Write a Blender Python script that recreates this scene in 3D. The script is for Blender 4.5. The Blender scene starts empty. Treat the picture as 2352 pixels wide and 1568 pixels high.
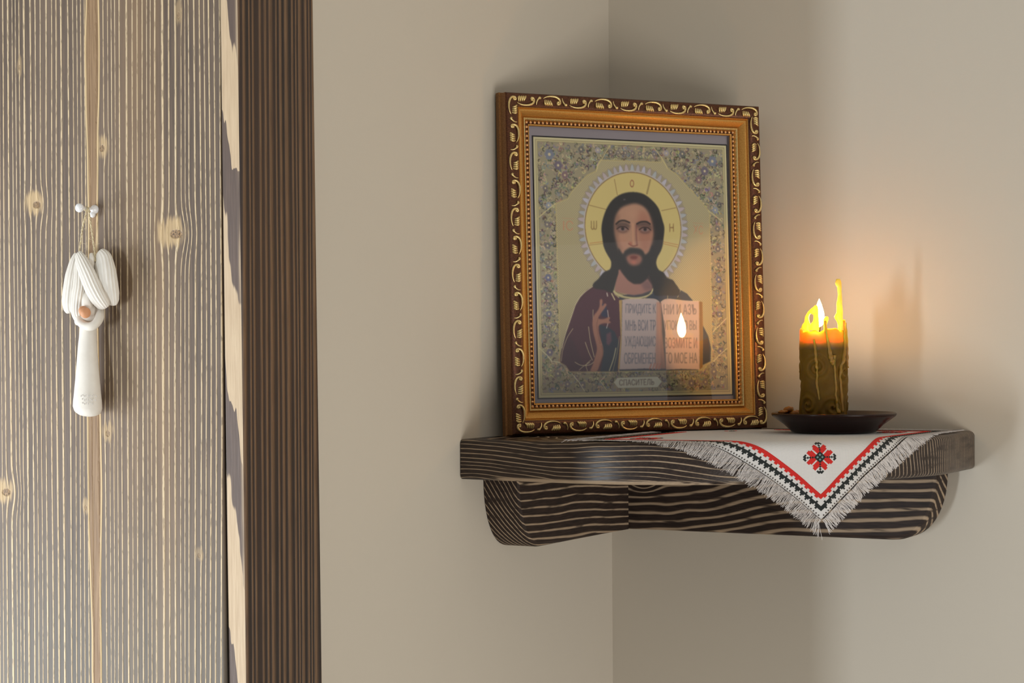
import bpy, math, random
import numpy as np
from mathutils import Vector, Matrix
random.seed(7); rng = np.random.default_rng(7)
pi = math.pi
scene = bpy.context.scene
COL = scene.collection

# ------------------------------------------------------------------ camera
CAM = np.array([0.8751, -1.8509, 0.1185])
CR = np.array([0.8814102597, 0.4723081568, -0.0063999294])
CU = np.array([0.0070108031, 0.0004665972, 0.9999753152])
CF = np.array([-0.4722994841, 0.8814333709, 0.0028999960])
FPX = 4505.8
cd = bpy.data.cameras.new('camera'); cam = bpy.data.objects.new('camera', cd); COL.objects.link(cam)
cd.sensor_width = 36; cd.lens = 36 * FPX / 2352; cd.clip_start = .02
m = Matrix.Identity(4)
for i in range(3):
    m[i][0] = CR[i]; m[i][1] = CU[i]; m[i][2] = -CF[i]; m[i][3] = CAM[i]
cam.matrix_world = m
scene.camera = cam

# ------------------------------------------------------------------ world, lights, exposure
def s2l(c):
    c = np.asarray(c, float) / 255.
    return tuple(np.where(c <= .04045, c / 12.92, ((c + .055) / 1.055) ** 2.4))
def rgba(c): return (*[float(v) for v in s2l(c)], 1.)

W = bpy.data.worlds.new('world'); scene.world = W; W.use_nodes = True
W.node_tree.nodes['Background'].inputs[0].default_value = (1.0, .975, .935, 1)
W.node_tree.nodes['Background'].inputs[1].default_value = .25

def area(name, loc, aim, sx, sy, power, color, spread=180):
    l = bpy.data.lights.new(name, 'AREA'); l.shape = 'RECTANGLE'; l.size = sx; l.size_y = sy
    l.energy = power; l.color = color; l.spread = math.radians(spread)
    o = bpy.data.objects.new(name, l); COL.objects.link(o); o.location = loc
    d = Vector(aim) - Vector(loc); o.rotation_euler = d.to_track_quat('-Z', 'Y').to_euler()
    return o
# narrow cool daylight that comes past the door jamb from the front left
area('daylight_door_window', (-1.50, -5.25, -1.0), (.12, -.3, .1), .30, 1.3, 90, (.86, .94, 1.0))
# daylight falling through the doorway on the left, close to the jamb
area('daylight_doorway', (-.74, -1.06, -.30), (-.12, -.67, -.06), .22, 1.1, 11.0, (.90, .95, 1.0))
# the room window on the right, low in front of the corner
area('daylight_room_window', (2.6, -1.60, -1.15), (.1, -.15, .2), 1.5, 1.2, 44, (1.0, .95, .87))
# staggered lamps added above it for the soft haze mirrored in the picture glass
for k in range(6):
    area('glass_haze_lamp', (2.85, -.80, .05 + .022 * k - .03), (.1, -.80, .05 + .022 * k - .03), 1.2, .8, .95, (1.0, .95, .93))

vs = scene.view_settings
scene.display_settings.display_device = 'sRGB'
vs.view_transform = 'Standard'; vs.look = 'None'; vs.gamma = 1; vs.exposure = 0.0; vs.use_curve_mapping = False
cy = scene.cycles
cy.use_denoising = True; cy.use_adaptive_sampling = False
cy.max_bounces = 10; cy.diffuse_bounces = 5; cy.glossy_bounces = 5; cy.transmission_bounces = 8
cy.caustics_reflective = False; cy.caustics_refractive = False
cy.sample_clamp_indirect = 6

# ------------------------------------------------------------------ small helpers
def ray(x, y): return CF + CR * (x - 1176) / FPX - CU * (y - 784) / FPX
def on_y(x, y, Y): d = ray(x, y); return CAM + d * (Y - CAM[1]) / d[1]
def on_z(x, y, Z): d = ray(x, y); return CAM + d * (Z - CAM[2]) / d[2]

class V:
    """a shader socket that can be added, multiplied ..."""
    def __init__(s, g, sock): s.g = g; s.k = sock
    def _m(s, op, o=None, p=None, clamp=False):
        n = s.g.nd('ShaderNodeMath'); n.operation = op; n.use_clamp = clamp
        for i, v in enumerate((s, o, p)):
            if v is None: continue
            s.g.put(n.inputs[i], v)
        return V(s.g, n.outputs[0])
    def __add__(s, o): return s._m('ADD', o)
    __radd__ = __add__
    def __sub__(s, o): return s._m('SUBTRACT', o)
    def __rsub__(s, o): return (s * -1.) + o
    def __mul__(s, o): return s._m('MULTIPLY', o)
    __rmul__ = __mul__
    def __truediv__(s, o): return s._m('DIVIDE', o)
    def sin(s): return s._m('SINE')
    def abs(s): return s._m('ABSOLUTE')
    def sqrt(s): return s._m('SQRT')
    def exp(s): return s._m('EXPONENT')
    def frac(s): return s._m('FRACT')
    def floor(s): return s._m('FLOOR')
    def min(s, o): return s._m('MINIMUM', o)
    def max(s, o): return s._m('MAXIMUM', o)
    def pong(s, o=.5): return s._m('PINGPONG', o)
    def sm(s, lo, hi, a=0., b=1.):
        n = s.g.nd('ShaderNodeMapRange'); n.interpolation_type = 'SMOOTHSTEP'
        for i, v in enumerate((s, lo, hi, a, b)): s.g.put(n.inputs[i], v)
        return V(s.g, n.outputs[0])

class G:
    def __init__(s, name, **pr):
        s.m = bpy.data.materials.new(name); s.m.use_nodes = True; s.t = s.m.node_tree
        s.b = s.t.nodes['Principled BSDF']; s.out = s.t.nodes['Material Output']
        for k, v in pr.items(): s.set(k.replace('_', ' '), v)
    def nd(s, t): return s.t.nodes.new(t)
    def put(s, inp, v):
        if isinstance(v, V): s.t.links.new(v.k, inp)
        elif isinstance(v, (tuple, list)) and inp.type == 'RGBA' and len(v) == 3: inp.default_value = (*v, 1)
        else: inp.default_value = v
    def set(s, k, v): s.put(s.b.inputs[k], v)
    def coord(s, kind='Object'):
        n = s.nd('ShaderNodeTexCoord'); return V(s, n.outputs[kind])
    def sep(s, v):
        n = s.nd('ShaderNodeSeparateXYZ'); s.put(n.inputs[0], v); return [V(s, o) for o in n.outputs]
    def xyz(s): return s.sep(s.coord())
    def vec(s, x, y, z):
        n = s.nd('ShaderNodeCombineXYZ')
        for i, v in enumerate((x, y, z)): s.put(n.inputs[i], v)
        return V(s, n.outputs[0])
    def noise(s, vec, scale=1., detail=2., rough=.5, dist=0.):
        n = s.nd('ShaderNodeTexNoise'); s.put(n.inputs['Vector'], vec); n.inputs['Scale'].default_value = scale
        n.inputs['Detail'].default_value = detail; n.inputs['Roughness'].default_value = rough
        n.inputs['Distortion'].default_value = dist
        return V(s, n.outputs[0])
    def col(s, c): return V(s, s._rgb(c))
    def _rgb(s, c):
        n = s.nd('ShaderNodeRGB'); n.outputs[0].default_value = rgba(c); return n.outputs[0]
    def mix(s, f, a, b):
        n = s.nd('ShaderNodeMix'); n.data_type = 'RGBA'
        s.put(n.inputs[0], f)
        s.put(n.inputs[6], a if isinstance(a, V) else rgba(a)); s.put(n.inputs[7], b if isinstance(b, V) else rgba(b))
        return V(s, n.outputs[2])
    def bump(s, h, strength=.3, dist=.001):
        n = s.nd('ShaderNodeBump'); n.inputs['Strength'].default_value = strength
        n.inputs['Distance'].default_value = dist; s.put(n.inputs['Height'], h)
        s.t.links.new(n.outputs[0], s.b.inputs['Normal'])

def simple(name, c, rough=.6, **k):
    g = G(name); g.set('Base Color', rgba(c)); g.set('Roughness', rough)
    for a, v in k.items(): g.set(a.replace('_', ' '), v)
    return g.m

def mk(name, v, f, mat, parent=None, smooth=False, mi=None, org=None, sharp=None):
    """link one mesh object; v in world metres (or in the parent's frame for rotated parents)"""
    me = bpy.data.meshes.new(name)
    v = np.asarray(v, float)
    if org is not None: v = v - np.asarray(org)
    me.from_pydata(v.tolist(), [], [tuple(int(i) for i in q) for q in f])
    mats = mat if isinstance(mat, (list, tuple)) else [mat]
    for a in mats: me.materials.append(a)
    if mi is not None: me.polygons.foreach_set('material_index', mi)
    if smooth:
        me.polygons.foreach_set('use_smooth', [True] * len(me.polygons))
        if sharp: me.set_sharp_from_angle(angle=math.radians(sharp))
    me.update()
    o = bpy.data.objects.new(name, me); COL.objects.link(o)
    if parent is not None: o.parent = parent
    return o

def thing(name, label, cat, loc=(0, 0, 0), group=None, rot=None):
    o = bpy.data.objects.new(name, None); COL.objects.link(o); o.empty_display_size = .02
    o.location = loc; o['label'] = label; o['category'] = cat
    if group: o['group'] = group
    return o

def box(x0, x1, y0, y1, z0, z1):
    v = [(x, y, z) for z in (z0, z1) for y in (y0, y1) for x in (x0, x1)]
    f = [(0, 2, 3, 1), (4, 5, 7, 6), (0, 1, 5, 4), (2, 6, 7, 3), (0, 4, 6, 2), (1, 3, 7, 5)]
    return v, f
def join(*parts):
    V_, F_ = [], []
    for v, f in parts:
        n = len(V_); V_ += [tuple(map(float, q)) for q in v]; F_ += [tuple(i + n for i in q) for q in f]
    return V_, F_
def grid_faces(nu, nv, cu=False, cv=False):
    F = []
    for i in range(nu if cu else nu - 1):
        for j in range(nv if cv else nv - 1):
            a = i * nv + j; b = ((i + 1) % nu) * nv + j; c = ((i + 1) % nu) * nv + (j + 1) % nv; d = i * nv + (j + 1) % nv
            F.append((a, b, c, d))
    return F
def catmull(p, n=8, closed=False):
    p = np.asarray(p, float); N = len(p); out = []
    for i in range(N if closed else N - 1):
        if closed: a, b, c, d = p[i - 1], p[i], p[(i + 1) % N], p[(i + 2) % N]
        else: a, b, c, d = p[max(i - 1, 0)], p[i], p[i + 1], p[min(i + 2, N - 1)]
        for t in np.linspace(0, 1, n, endpoint=False):
            out.append(.5 * ((2 * b) + (c - a) * t + (2 * a - 5 * b + 4 * c - d) * t * t + (3 * b - a - 3 * c + d) * t ** 3))
    if not closed: out.append(p[-1])
    return np.array(out)
def tube(path, rad, seg=10, flat=1., up=None, ribs=0, ribamp=0., twist=0., cap=True):
    """sweep an ellipse along a path; rad scalar or list; flat scales the second axis"""
    p = np.asarray(path, float); n = len(p)
    r = np.full(n, rad) if np.isscalar(rad) else np.asarray(rad, float)
    fl = np.full(n, flat) if np.isscalar(flat) else np.asarray(flat, float)
    t = np.gradient(p, axis=0); t /= np.linalg.norm(t, axis=1)[:, None] + 1e-12
    ref = np.array(up if up is not None else (0, 0, 1.), float)
    if up is None and abs(t[0] @ ref) > .8: ref = np.array([1., 0, 0])
    vs_ = []
    a = np.cross(ref, t[0]); a /= np.linalg.norm(a)
    for i in range(n):
        if up is not None: a = np.cross(ref, t[i])
        a = a - (a @ t[i]) * t[i]; a /= np.linalg.norm(a) + 1e-12
        b = np.cross(t[i], a)
        for k in range(seg):
            th = 2 * pi * k / seg
            q = r[i] * (1 + ribamp * math.cos(ribs * th + twist * i))
            vs_.append(p[i] + a * math.cos(th) * q + b * math.sin(th) * q * fl[i])
    F = grid_faces(n, seg, cv=True)
    if cap:
        F.append(tuple(range(seg))[::-1] if False else tuple(range(seg))); F.append(tuple((n - 1) * seg + k for k in range(seg))[::-1])
    return vs_, F
def sphere(c, r, nu=16, nv=10):
    c = np.asarray(c, float); r = np.broadcast_to(np.asarray(r, float), 3)
    v = [c + r * (0, 0, 1)]
    for j in range(1, nv):
        th = pi * j / nv
        for i in range(nu):
            ph = 2 * pi * i / nu; v.append(c + r * (math.sin(th) * math.cos(ph), math.sin(th) * math.sin(ph), math.cos(th)))
    v.append(c - r * (0, 0, 1)); f = []
    for i in range(nu): f.append((0, 1 + i, 1 + (i + 1) % nu))
    for j in range(nv - 2):
        for i in range(nu):
            a = 1 + j * nu + i; b = 1 + j * nu + (i + 1) % nu; f.append((a, a + nu, b + nu, b))
    L = len(v) - 1
    for i in range(nu): f.append((L, L - nu + (i + 1) % nu, L - nu + i))
    return v, f
def lathe(prof, c, seg=64, disp=None):
    """prof list of (r, z) bottom to top"""
    v = []; c = np.asarray(c, float)
    for r, z in prof:
        for k in range(seg):
            th = 2 * pi * k / seg; v.append(c + (r * math.cos(th), r * math.sin(th), z))
    f = []
    n = len(prof)
    for i in range(n - 1):
        for k in range(seg):
            a = i * seg + k; b = i * seg + (k + 1) % seg; f.append((a, b, b + seg, a + seg))
    f.append(tuple(range(seg))[::-1]); f.append(tuple((n - 1) * seg + k for k in range(seg)))
    return v, f
def struct(o): o['kind'] = 'structure'; return o

# ------------------------------------------------------------------ materials of the setting
def wall_mat(name, c):
    g = G(name); co = g.coord()
    n1 = g.noise(co, 3., 3.); n2 = g.noise(co, 420., 3., .6)
    c2 = tuple(min(255, v * 1.03) for v in c)
    g.set('Base Color', g.mix(n1, c, c2)); g.set('Roughness', .75); g.set('Specular IOR Level', .25)
    g.bump(n2, .12, .0004); return g.m
M_wall = wall_mat('painted_wall', (192, 184, 171))
M_ceiling = wall_mat('ceiling_paint', (225, 222, 215))
M_floor = (lambda g: (g.set('Base Color', g.mix(g.noise(g.coord(), 9., 4.), (150, 150, 150), (168, 168, 168))), g.set('Roughness', .5), g.m)[-1])(G('grey_floor'))

KNOTS = [(-.1798, .2326, .0085, .006, 1.), (-.0434, .2052, .012, .007, 1.), (-.1140, .2735, .005, .0055, .9),
         (-.2129, .0062, .010, .006, 1.), (-.1101, .0543, .0045, .005, .8), (-.1324, -.0032, .003, .004, .6),
         (-.0237, -.0354, .003, .0035, .5), (-.0401, .3694, .003, .006, .5), (-.1969, .3415, .0025, .005, .5)]
def jamb_mat():
    g = G('brushed_pine_lit'); x, y, z = g.xyz()
    wob = (g.noise(g.vec(x * 14., 0., z * .9), 1., 2.) - .5) * .016
    xx = x + wob
    halo = None; core = None
    for (kx, kz, a, b, s) in KNOTS:
        dx = x - kx; dz = z - kz
        e = ((dx * dx) * (-1 / (a * 1.1) ** 2) + (dz * dz) * (-1 / (b * 2.2) ** 2)).exp()
        xx = xx - (dx + a * .3) * e * (.50 * s)
        jag = (g.noise(g.vec(x * 420., 0., z * 45.), 1., 2.) - .5) * 1.3
        hx = dx + a * (.45 if a > .008 else 0.); up_ = (dz - b * .25)
        e2 = ((hx * hx) * (-1 / (a * 1.45) ** 2) + (up_ * up_) * (-1 / (b * 2.0) ** 2)).exp()
        h = (e2 + jag * e2 * 1.5).sm(.38, .75) * s
        rr = ((dx * dx) * (1 / (a * .50) ** 2) + (dz * dz) * (1 / (b * .52) ** 2)).sqrt()
        k = (1. - (rr + jag * .25).sm(.7, 1.1)) * s
        halo = h if halo is None else halo.max(h); core = k if core is None else core.max(k)
    dens = 205. - 0.
    p = xx * dens + g.noise(g.vec(xx * 38., 0., 0.), 1., 1.) * 3.2
    tri = p.pong(.5) * 2.
    cell = (p * 1.0).floor()
    rnd = g.noise(g.vec(cell * 3.7, 0., 0.), 1., 0.)
    w = rnd * .42 + (g.noise(g.vec(x * 300., 0., z * 16.), 1., 3.) - .5) * .34 - .02
    line = 1. - tri.sm(w * .5, w + .16)
    # dashed breaks on some of the lines
    brk = g.noise(g.vec(x * 520., 0., z * 130.), 1., 2.).sm(.36, .5)
    line = line * (brk * .55 + .45)
    # the wide tan streak between two pale lines
    sx = x + .1232 + ((z * 9.).sin() * .0012) + (g.noise(g.vec(0., 0., z * 6.), 1., 2.) - .5) * .004
    hw = .0052 + (z * 19. + 1.).sin() * .0014 + (g.noise(g.vec(4., 0., z * 11.), 1., 1.) - .5) * .003
    ab = sx.abs()
    inside = 1. - ab.sm(hw - .0006, hw + .0002)
    rim = 1. - (ab - hw).abs().sm(.0003, .0011)
    # colours
    big = g.noise(g.vec(x * 22., 0., z * 1.6), 1., 3.)
    fine = g.noise(g.vec(x * 700., 0., z * 22.), 1., 3.)
    tanband = ((x + .066) * (x + .066) * (-1 / .030 ** 2)).exp() * big.sm(.3, .62)
    dark = g.mix(big.sm(.3, .7), (80, 67, 58), (106, 90, 77))
    dark = g.mix(fine.sm(.3, .75) * .5, dark, (128, 107, 88))
    dark = g.mix(tanband * .6, dark, (150, 118, 82))
    dark = g.mix(z.sm(.06, -.16) * .5, dark, (104, 104, 98))  # grey sheen on the lower board mixed into its colour
    pale = g.mix(g.noise(g.vec(x * 120., 0., z * 9.), 1., 2.), (196, 168, 128), (226, 206, 172))
    c = g.mix(line, dark, pale)
    c = g.mix(inside * (1. - rim), c, g.mix(fine.sm(.2, .8), (122, 94, 66), (160, 130, 96)))
    c = g.mix(rim, c, (214, 186, 140))
    c = g.mix(halo * .75, c, g.mix(fine, (184, 152, 108), (220, 192, 146)))
    ring = g.noise(g.vec(x * 900., 0., z * 700.), 1., 3.)
    c = g.mix(core, c, g.mix(ring.sm(.35, .65), (92, 72, 54), (168, 136, 98)))
    # small dark bore specks and cracks
    sp = g.noise(g.vec(x * 620., 3., z * 170.), 1., 2.).sm(.74, .8) * big.sm(.45, .65)
    c = g.mix(sp * .7, c, (58, 46, 40))
    g.set('Base Color', c); g.set('Roughness', .58 + line * .1); g.set('Specular IOR Level', .45)
    g.bump(line * .8 + fine * .35 - core * .6 + rim * .5, .55, .0012)
    return g.m
def casing_mats():
    g = G('brushed_pine_shaded'); x, y, z = g.xyz()  # the jamb's pine again, colour darkened for the face in shade
    u = y + (g.noise(g.vec(0., y * 12., z * 1.1), 1., 2.) - .5) * .012
    p = u * 150. + g.noise(g.vec(0., u * 60., 0.), 1., 1.) * 2.4
    tri = p.pong(.5) * 2.
    rnd = g.noise(g.vec(0., p.floor() * 5.3, 0.), 1., 0.)
    line = 1. - tri.sm(rnd * .3, rnd * .5 + .42)
    fine = g.noise(g.vec(0., y * 700., z * 26.), 1., 3.)
    big = g.noise(g.vec(0., y * 30., z * 2.2), 1., 3.)
    dark = g.mix(big.sm(.3, .7), (34, 24, 20), (54, 38, 30))
    pale = g.mix(fine, (94, 70, 50), (134, 104, 76))
    c = g.mix(line * (fine.sm(.15, .6) * .5 + .4), dark, pale)
    deep = tri.sm(.86, .98) * rnd.sm(.45, .6)
    c = g.mix(deep, c, (20, 14, 12))
    g.set('Base Color', c); g.set('Roughness', .55); g.bump(line * .7 + fine * .3, .6, .0014)
    face = g.m
    g = G('casing_edge_wood'); x, y, z = g.xyz()
    fine = g.noise(g.vec(x * 500., 0., z * 30.), 1., 3.)
    n = g.noise(g.vec(x * 60. , 0., z * 7.), 1., 3., .55)
    q = (z * 5.2 + x * 22. + n * .9).frac()
    pal = (q.sm(.0, .05) * (1. - q.sm(.5, .66)))
    pal = (pal + (fine - .5) * .5).sm(.35, .6)
    rimx = x.sm(.0135, .0165) * n.sm(.35, .6)
    c = g.mix(pal.max(rimx * .8), g.mix(fine, (76, 62, 56), (112, 92, 80)), g.mix(fine, (178, 150, 118), (222, 198, 164)))
    c = g.mix((1. - x.sm(.0005, .0022)) * .75, c, (30, 22, 18))
    g.set('Base Color', c); g.set('Roughness', .55); g.bump(fine, .4, .0008)
    return face, g.m
M_jamb = jamb_mat(); M_cface, M_cedge = casing_mats()

# ------------------------------------------------------------------ setting
FL, CE = -1.6, 1.05
YJ = -.67
struct(mk('wall_left', *box(-.30, 0, YJ + .022, .12, FL, CE), M_wall))
struct(mk('wall_right', *box(0, 2.9, 0, .12, FL, CE), M_wall))
struct(mk('floor', *box(-3.2, 3.2, -6.0, .12, FL - .05, FL), M_floor))
struct(mk('ceiling', *box(-3.2, 3.2, -6.0, .12, CE, CE + .05), M_ceiling))
# door surround: the wide jamb board facing the doorway and the casing board on the room side, its face coloured as in shade
def bevel_box(x0, x1, y0, y1, z0, z1, b, axis='z'):
    v = []; sec = [(x0 + b, y0), (x1 - b, y0), (x1 - b * .3, y0 + b * .3), (x1, y0 + b), (x1, y1 - b), (x1 - b * .3, y1 - b * .3), (x1 - b, y1), (x0 + b, y1), (x0 + b * .3, y1 - b * .3), (x0, y1 - b), (x0, y0 + b), (x0 + b * .3, y0 + b * .3)]
    n = len(sec)
    for z in (z0, z1): v += [(x, y, z) for x, y in sec]
    f = [(i, (i + 1) % n, n + (i + 1) % n, n + i) for i in range(n)] + [tuple(range(n))[::-1], tuple(range(n, 2 * n))]
    return v, f
dr = bpy.data.objects.new('door_1', None); COL.objects.link(dr); dr['kind'] = 'structure'; dr['label'] = 'dark brushed pine door surround on the left'
mk('jamb_board', *bevel_box(-.298, -.0012, YJ, YJ + .021, FL, CE - .001, .0012), M_jamb, dr)
v, f = bevel_box(.0004, .018, YJ - .0004, -.5722, FL, CE - .001, .0015)
v = [(a, b + (.0034 * (c - .1239) / .26 * -1 if b > -.6 else -.0030 * (c - .12) / .26), c) for a, b, c in v]   # slightly out of plumb
mi = [1 if i in (0, 10, 11) else 0 for i in range(len(f))]
cs = mk('casing_board', v, f, [M_cface, M_cedge], dr, mi=mi); cs['label'] = 'casing board with a shade-toned face and a pale patched edge'

# ------------------------------------------------------------------ shelf
def shelf_mat(kind):
    g = G('charred_brushed_pine_' + kind); x, y, z = g.xyz()
    nz = g.noise(g.vec(x * 9., y * 9., z * 16.), 1., 2.) - .5
    if kind == 'board':
        q = y - x * .2 - ((x * x) * (-1 / .07 ** 2)).exp() * .06
        dq = q + .392 + nz * .012; dz = (z + .075 + nz * .008) * y.sm(-.31, -.16, 1., .22)
        r = (dq * dq + dz * dz).sqrt()
        p = r * 262. + g.noise(g.vec(r * 60., 0., 0.), 1., 1.) * 1.4; pw = .13
        fine = g.noise(g.vec(x * 60., y * 900., z * 900.), 1., 3.)
    elif kind == 'right':
        kd = ((x - .052) * (x - .052) * (-1 / .016 ** 2) + (z + .012) * (z + .012) * (-1 / .014 ** 2)).exp()
        nn = g.noise(g.vec(x * 7., y * 10., z * 17. + 3.), 1., 2.)
        p = (z - (x - .052) * .05) * 108. + nn * 4.6 * (1. - x.sm(.08, .22) * .72) + kd * 3.2 + y * 60.; pw = .34
        fine = g.noise(g.vec(x * 60., y * 900., z * 900.), 1., 3.)
    else:
        nn = g.noise(g.vec(x * 22., y * 5., z * 12. + 9.), 1., 2.)
        p = z * 130. + nn * 2.2 + y * 5. + (x - .036) * 210.; pw = .22
        fine = g.noise(g.vec(x * 900., y * 60., z * 900.), 1., 3.)
    tri = p.pong(.5) * 2.
    rnd = g.noise(g.vec(p.floor() * 4.1, 7., 0.), 1., 0.)
    brk = g.noise(g.vec(x * 30., y * 30., z * 200.), 1., 2.)
    w = rnd * .45 - .06 + (brk - .5) * .35 + (pw - .16)
    line = (1. - tri.sm(w * .4, w + .15)) * brk.sm(.25, .5)
    if kind == 'board': line = line.max((1. - z.sm(.0022, .0042)) * (1. - y.sm(-.30, -.28)) * (brk + (1. - (x - .15).abs().sm(.05, .08)) * .3).sm(.42, .5) * (x.sm(.03, .05)))
    dark = g.mix(fine.sm(.25, .8), (31, 22, 19), (56, 42, 35))
    pale = g.mix(fine, (138, 118, 98), (184, 162, 136))
    c = g.mix(line, dark, pale)
    g.set('Base Color', c); g.set('Roughness', (.36 if kind == 'board' else .62) + line * .12); g.set('Specular IOR Level', .4 if kind == 'board' else .3)
    g.bump(line * .8 + fine * .25, .5, .0011)
    return g.m
T = .036
OUT = [(.0006, -.3185), (.03, -.3225), (.075, -.3265), (.12, -.3305), (.16, -.3290), (.20, -.3175), (.236, -.3010), (.272, -.2770), (.304, -.2480), (.332, -.2120), (.354, -.1720), (.3705, -.1330), (.3800, -.0960), (.3815, -.05), (.3815, -.0006)]
OUT = catmull(OUT, 6)
shelf = thing('corner_shelf', 'dark charred pine corner shelf with a bowed front and two bracket beams', 'shelf', (0, 0, 0))
def extrude_outline(pts, z0, z1, bev):
    """plan outline (closed through the corner), with rounded front edges"""
    pts = np.asarray(pts); n = len(pts)
    t = np.gradient(pts, axis=0); t /= np.linalg.norm(t, axis=1)[:, None]
    nr = np.stack([t[:, 1], -t[:, 0]], 1)      # outward (to the room)
    rows = []
    K = 5
    for k in range(K + 1):
        a = pi / 2 * k / K; rows.append((-bev * (1 - math.sin(a)), z0 + bev * (1 - math.cos(a))))
    for k in range(K + 1):
        a = pi / 2 * k / K; rows.append((-bev * (1 - math.cos(a)), z1 - bev * (1 - math.sin(a))))
    V_ = []
    for off, z in rows:
        w = pts + nr * off; w[0, 0] = pts[0, 0]; w[-1, 1] = pts[-1, 1]
        V_ += [(a, b, z) for a, b in w]
    F_ = []
    R = len(rows)
    for i in range(R - 1):
        for j in range(n - 1): F_.append((i * n + j, i * n + j + 1, (i + 1) * n + j + 1, (i + 1) * n + j))
    c0 = len(V_); V_ += [(.0006, -.0006, z0), (.0006, -.0006, z1)]
    for j in range(n - 1):
        F_.append((c0, j + 1, j)); F_.append((c0 + 1, (R - 1) * n + j, (R - 1) * n + j + 1))
    F_.append(tuple([i * n for i in range(R)] + [c0 + 1, c0])); F_.append(tuple([i * n + n - 1 for i in range(R)][::-1] + [c0, c0 + 1]))
    return V_, F_
mk('shelf_board', *extrude_outline(OUT, 0, T, .0045), shelf_mat('board'), shelf, smooth=True, sharp=40)
def beam(axis, L, Lf, t, h, mat):
    """bracket beam along a wall: straight back, bottom corner rounded, long edges eased"""
    prof = [(0.0006, 0), (L, 0)]
    K = 14
    for k in range(K + 1):
        a = pi / 2 * k / K
        prof.append((Lf + (L - Lf) * math.cos(a) ** .85, -.004 - (h - .004) * math.sin(a)))
    prof.append((.0006, -h))
    prof = np.array(prof); n = len(prof)
    b = .004; V_ = []
    cen = prof.mean(0)
    lay = [(0.0006, 0), (t - b, 0), (t - b * .3, b * .3), (t, b)]
    nx = []
    for i in range(n):
        p0, p1, p2 = prof[i - 1], prof[i], prof[(i + 1) % n]
        e1 = (p1 - p0) / (np.linalg.norm(p1 - p0) + 1e-9); e2 = (p2 - p1) / (np.linalg.norm(p2 - p1) + 1e-9)
        e = e1 + e2; e /= np.linalg.norm(e) + 1e-9; nn = np.array([e[1], -e[0]])
        if nn @ (p1 - cen) > 0: nn = -nn
        nx.append(nn)
    for d, ins in lay:
        for i in range(n):
            q = prof[i].copy()
            if 1 < i < n - 1: q = q + nx[i] * ins
            V_.append((q[0], d, q[1]))
    F_ = []
    R = len(lay)
    for i in range(R - 1):
        for j in range(n): F_.append((i * n + j, i * n + (j + 1) % n, (i + 1) * n + (j + 1) % n, (i + 1) * n + j))
    F_.append(tuple(range(n))); F_.append(tuple((R - 1) * n + j for j in range(n))[::-1])
    if axis == 'x': V_ = [(s, -d, z) for s, d, z in V_]
    else: V_ = [(d, -s, z) for s, d, z in V_]; F_ = [f_[::-1] for f_ in F_]
    F_ = [f_[::-1] for f_ in F_]
    return V_, F_
v, f = beam('x', .3555, .310, .0357, .0672, None)
mk('bracket_beam', v, f, shelf_mat('right'), shelf, smooth=True, sharp=35)
v, f = beam('y', .2755, .226, .0357, .0672, None)
v = [(a, min(b, -.0358) if b > -.05 else b, c) for a, b, c in v]
mk('bracket_beam', v, f, shelf_mat('left'), shelf, smooth=True, sharp=35)

# ------------------------------------------------------------------ embroidered cloth
TC = T + .0004
Acor = np.array([.112, -.3255]); Bcor = np.array([.374, -.020])
Mid = (Acor + Bcor) / 2
Dv = np.array([.122, -.128]); Dv = Dv / np.linalg.norm(Dv); LT = .177
from_wall = OUT
def edge_dist(P):
    """how far along -Dv the point P lies beyond the shelf outline (negative: inside)"""
    pr = np.array([-Dv[1], Dv[0]])
    # coordinates of the outline in (pr, Dv)
    return P @ pr
_pr = np.array([-Dv[1], Dv[0]])
_ol = np.asarray(OUT) @ _pr; _od = np.asarray(OUT) @ Dv
_ord = np.argsort(_ol); _ol = _ol[_ord]; _od = _od[_ord]
RHO = .0112
def drape(P, lift=0.):
    """flattened plan point(s) -> 3D on the draped cloth (+ lift along its normal)"""
    P = np.atleast_2d(P).astype(float)
    l = P @ _pr; d = P @ Dv; e = np.interp(l, _ol, _od) - RHO + .0052
    k = d - e
    ang = np.clip(k / RHO, 0, pi / 2 * .985); arc = RHO * ang
    rest = np.maximum(k - RHO * pi / 2 * .985, 0)
    hor = np.where(k > 0, RHO * np.sin(ang), k) ; ver = np.where(k > 0, RHO * (1 - np.cos(ang)), 0)
    hor = hor + rest * math.cos(pi / 2 * .985) ; ver = ver + rest * math.sin(pi / 2 * .985)
    wav = .0012 * np.sin(l * 95. + 1.) * np.clip(rest / .04, 0, 1) + .0006 * np.sin(l * 230.) * np.clip(rest / .03, 0, 1)
    hor = hor + wav + .0016 * np.clip(k / .01, 0, 1)
    x = l * _pr[0] + (e + hor) * Dv[0]; y = l * _pr[1] + (e + hor) * Dv[1]
    nh = np.sin(ang); nv_ = np.cos(ang)
    x = x + Dv[0] * nh * lift; y = y + Dv[1] * nh * lift
    z = TC + .0006 - ver + nv_ * lift
    return np.stack([x, np.minimum(y, -.0012), z], 1)
def AB(a, b):
    """square cloth coordinates -1..1 -> flattened plan"""
    a = np.asarray(a, float); b = np.asarray(b, float)
    s = (a - b) / 2; t = (a + b) / 2
    return Mid + np.multiply.outer(s, (Bcor - Acor) / 2) + np.multiply.outer(t, Dv * LT)
FS = .925                                  # fabric reaches this far, the fringe beyond
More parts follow.
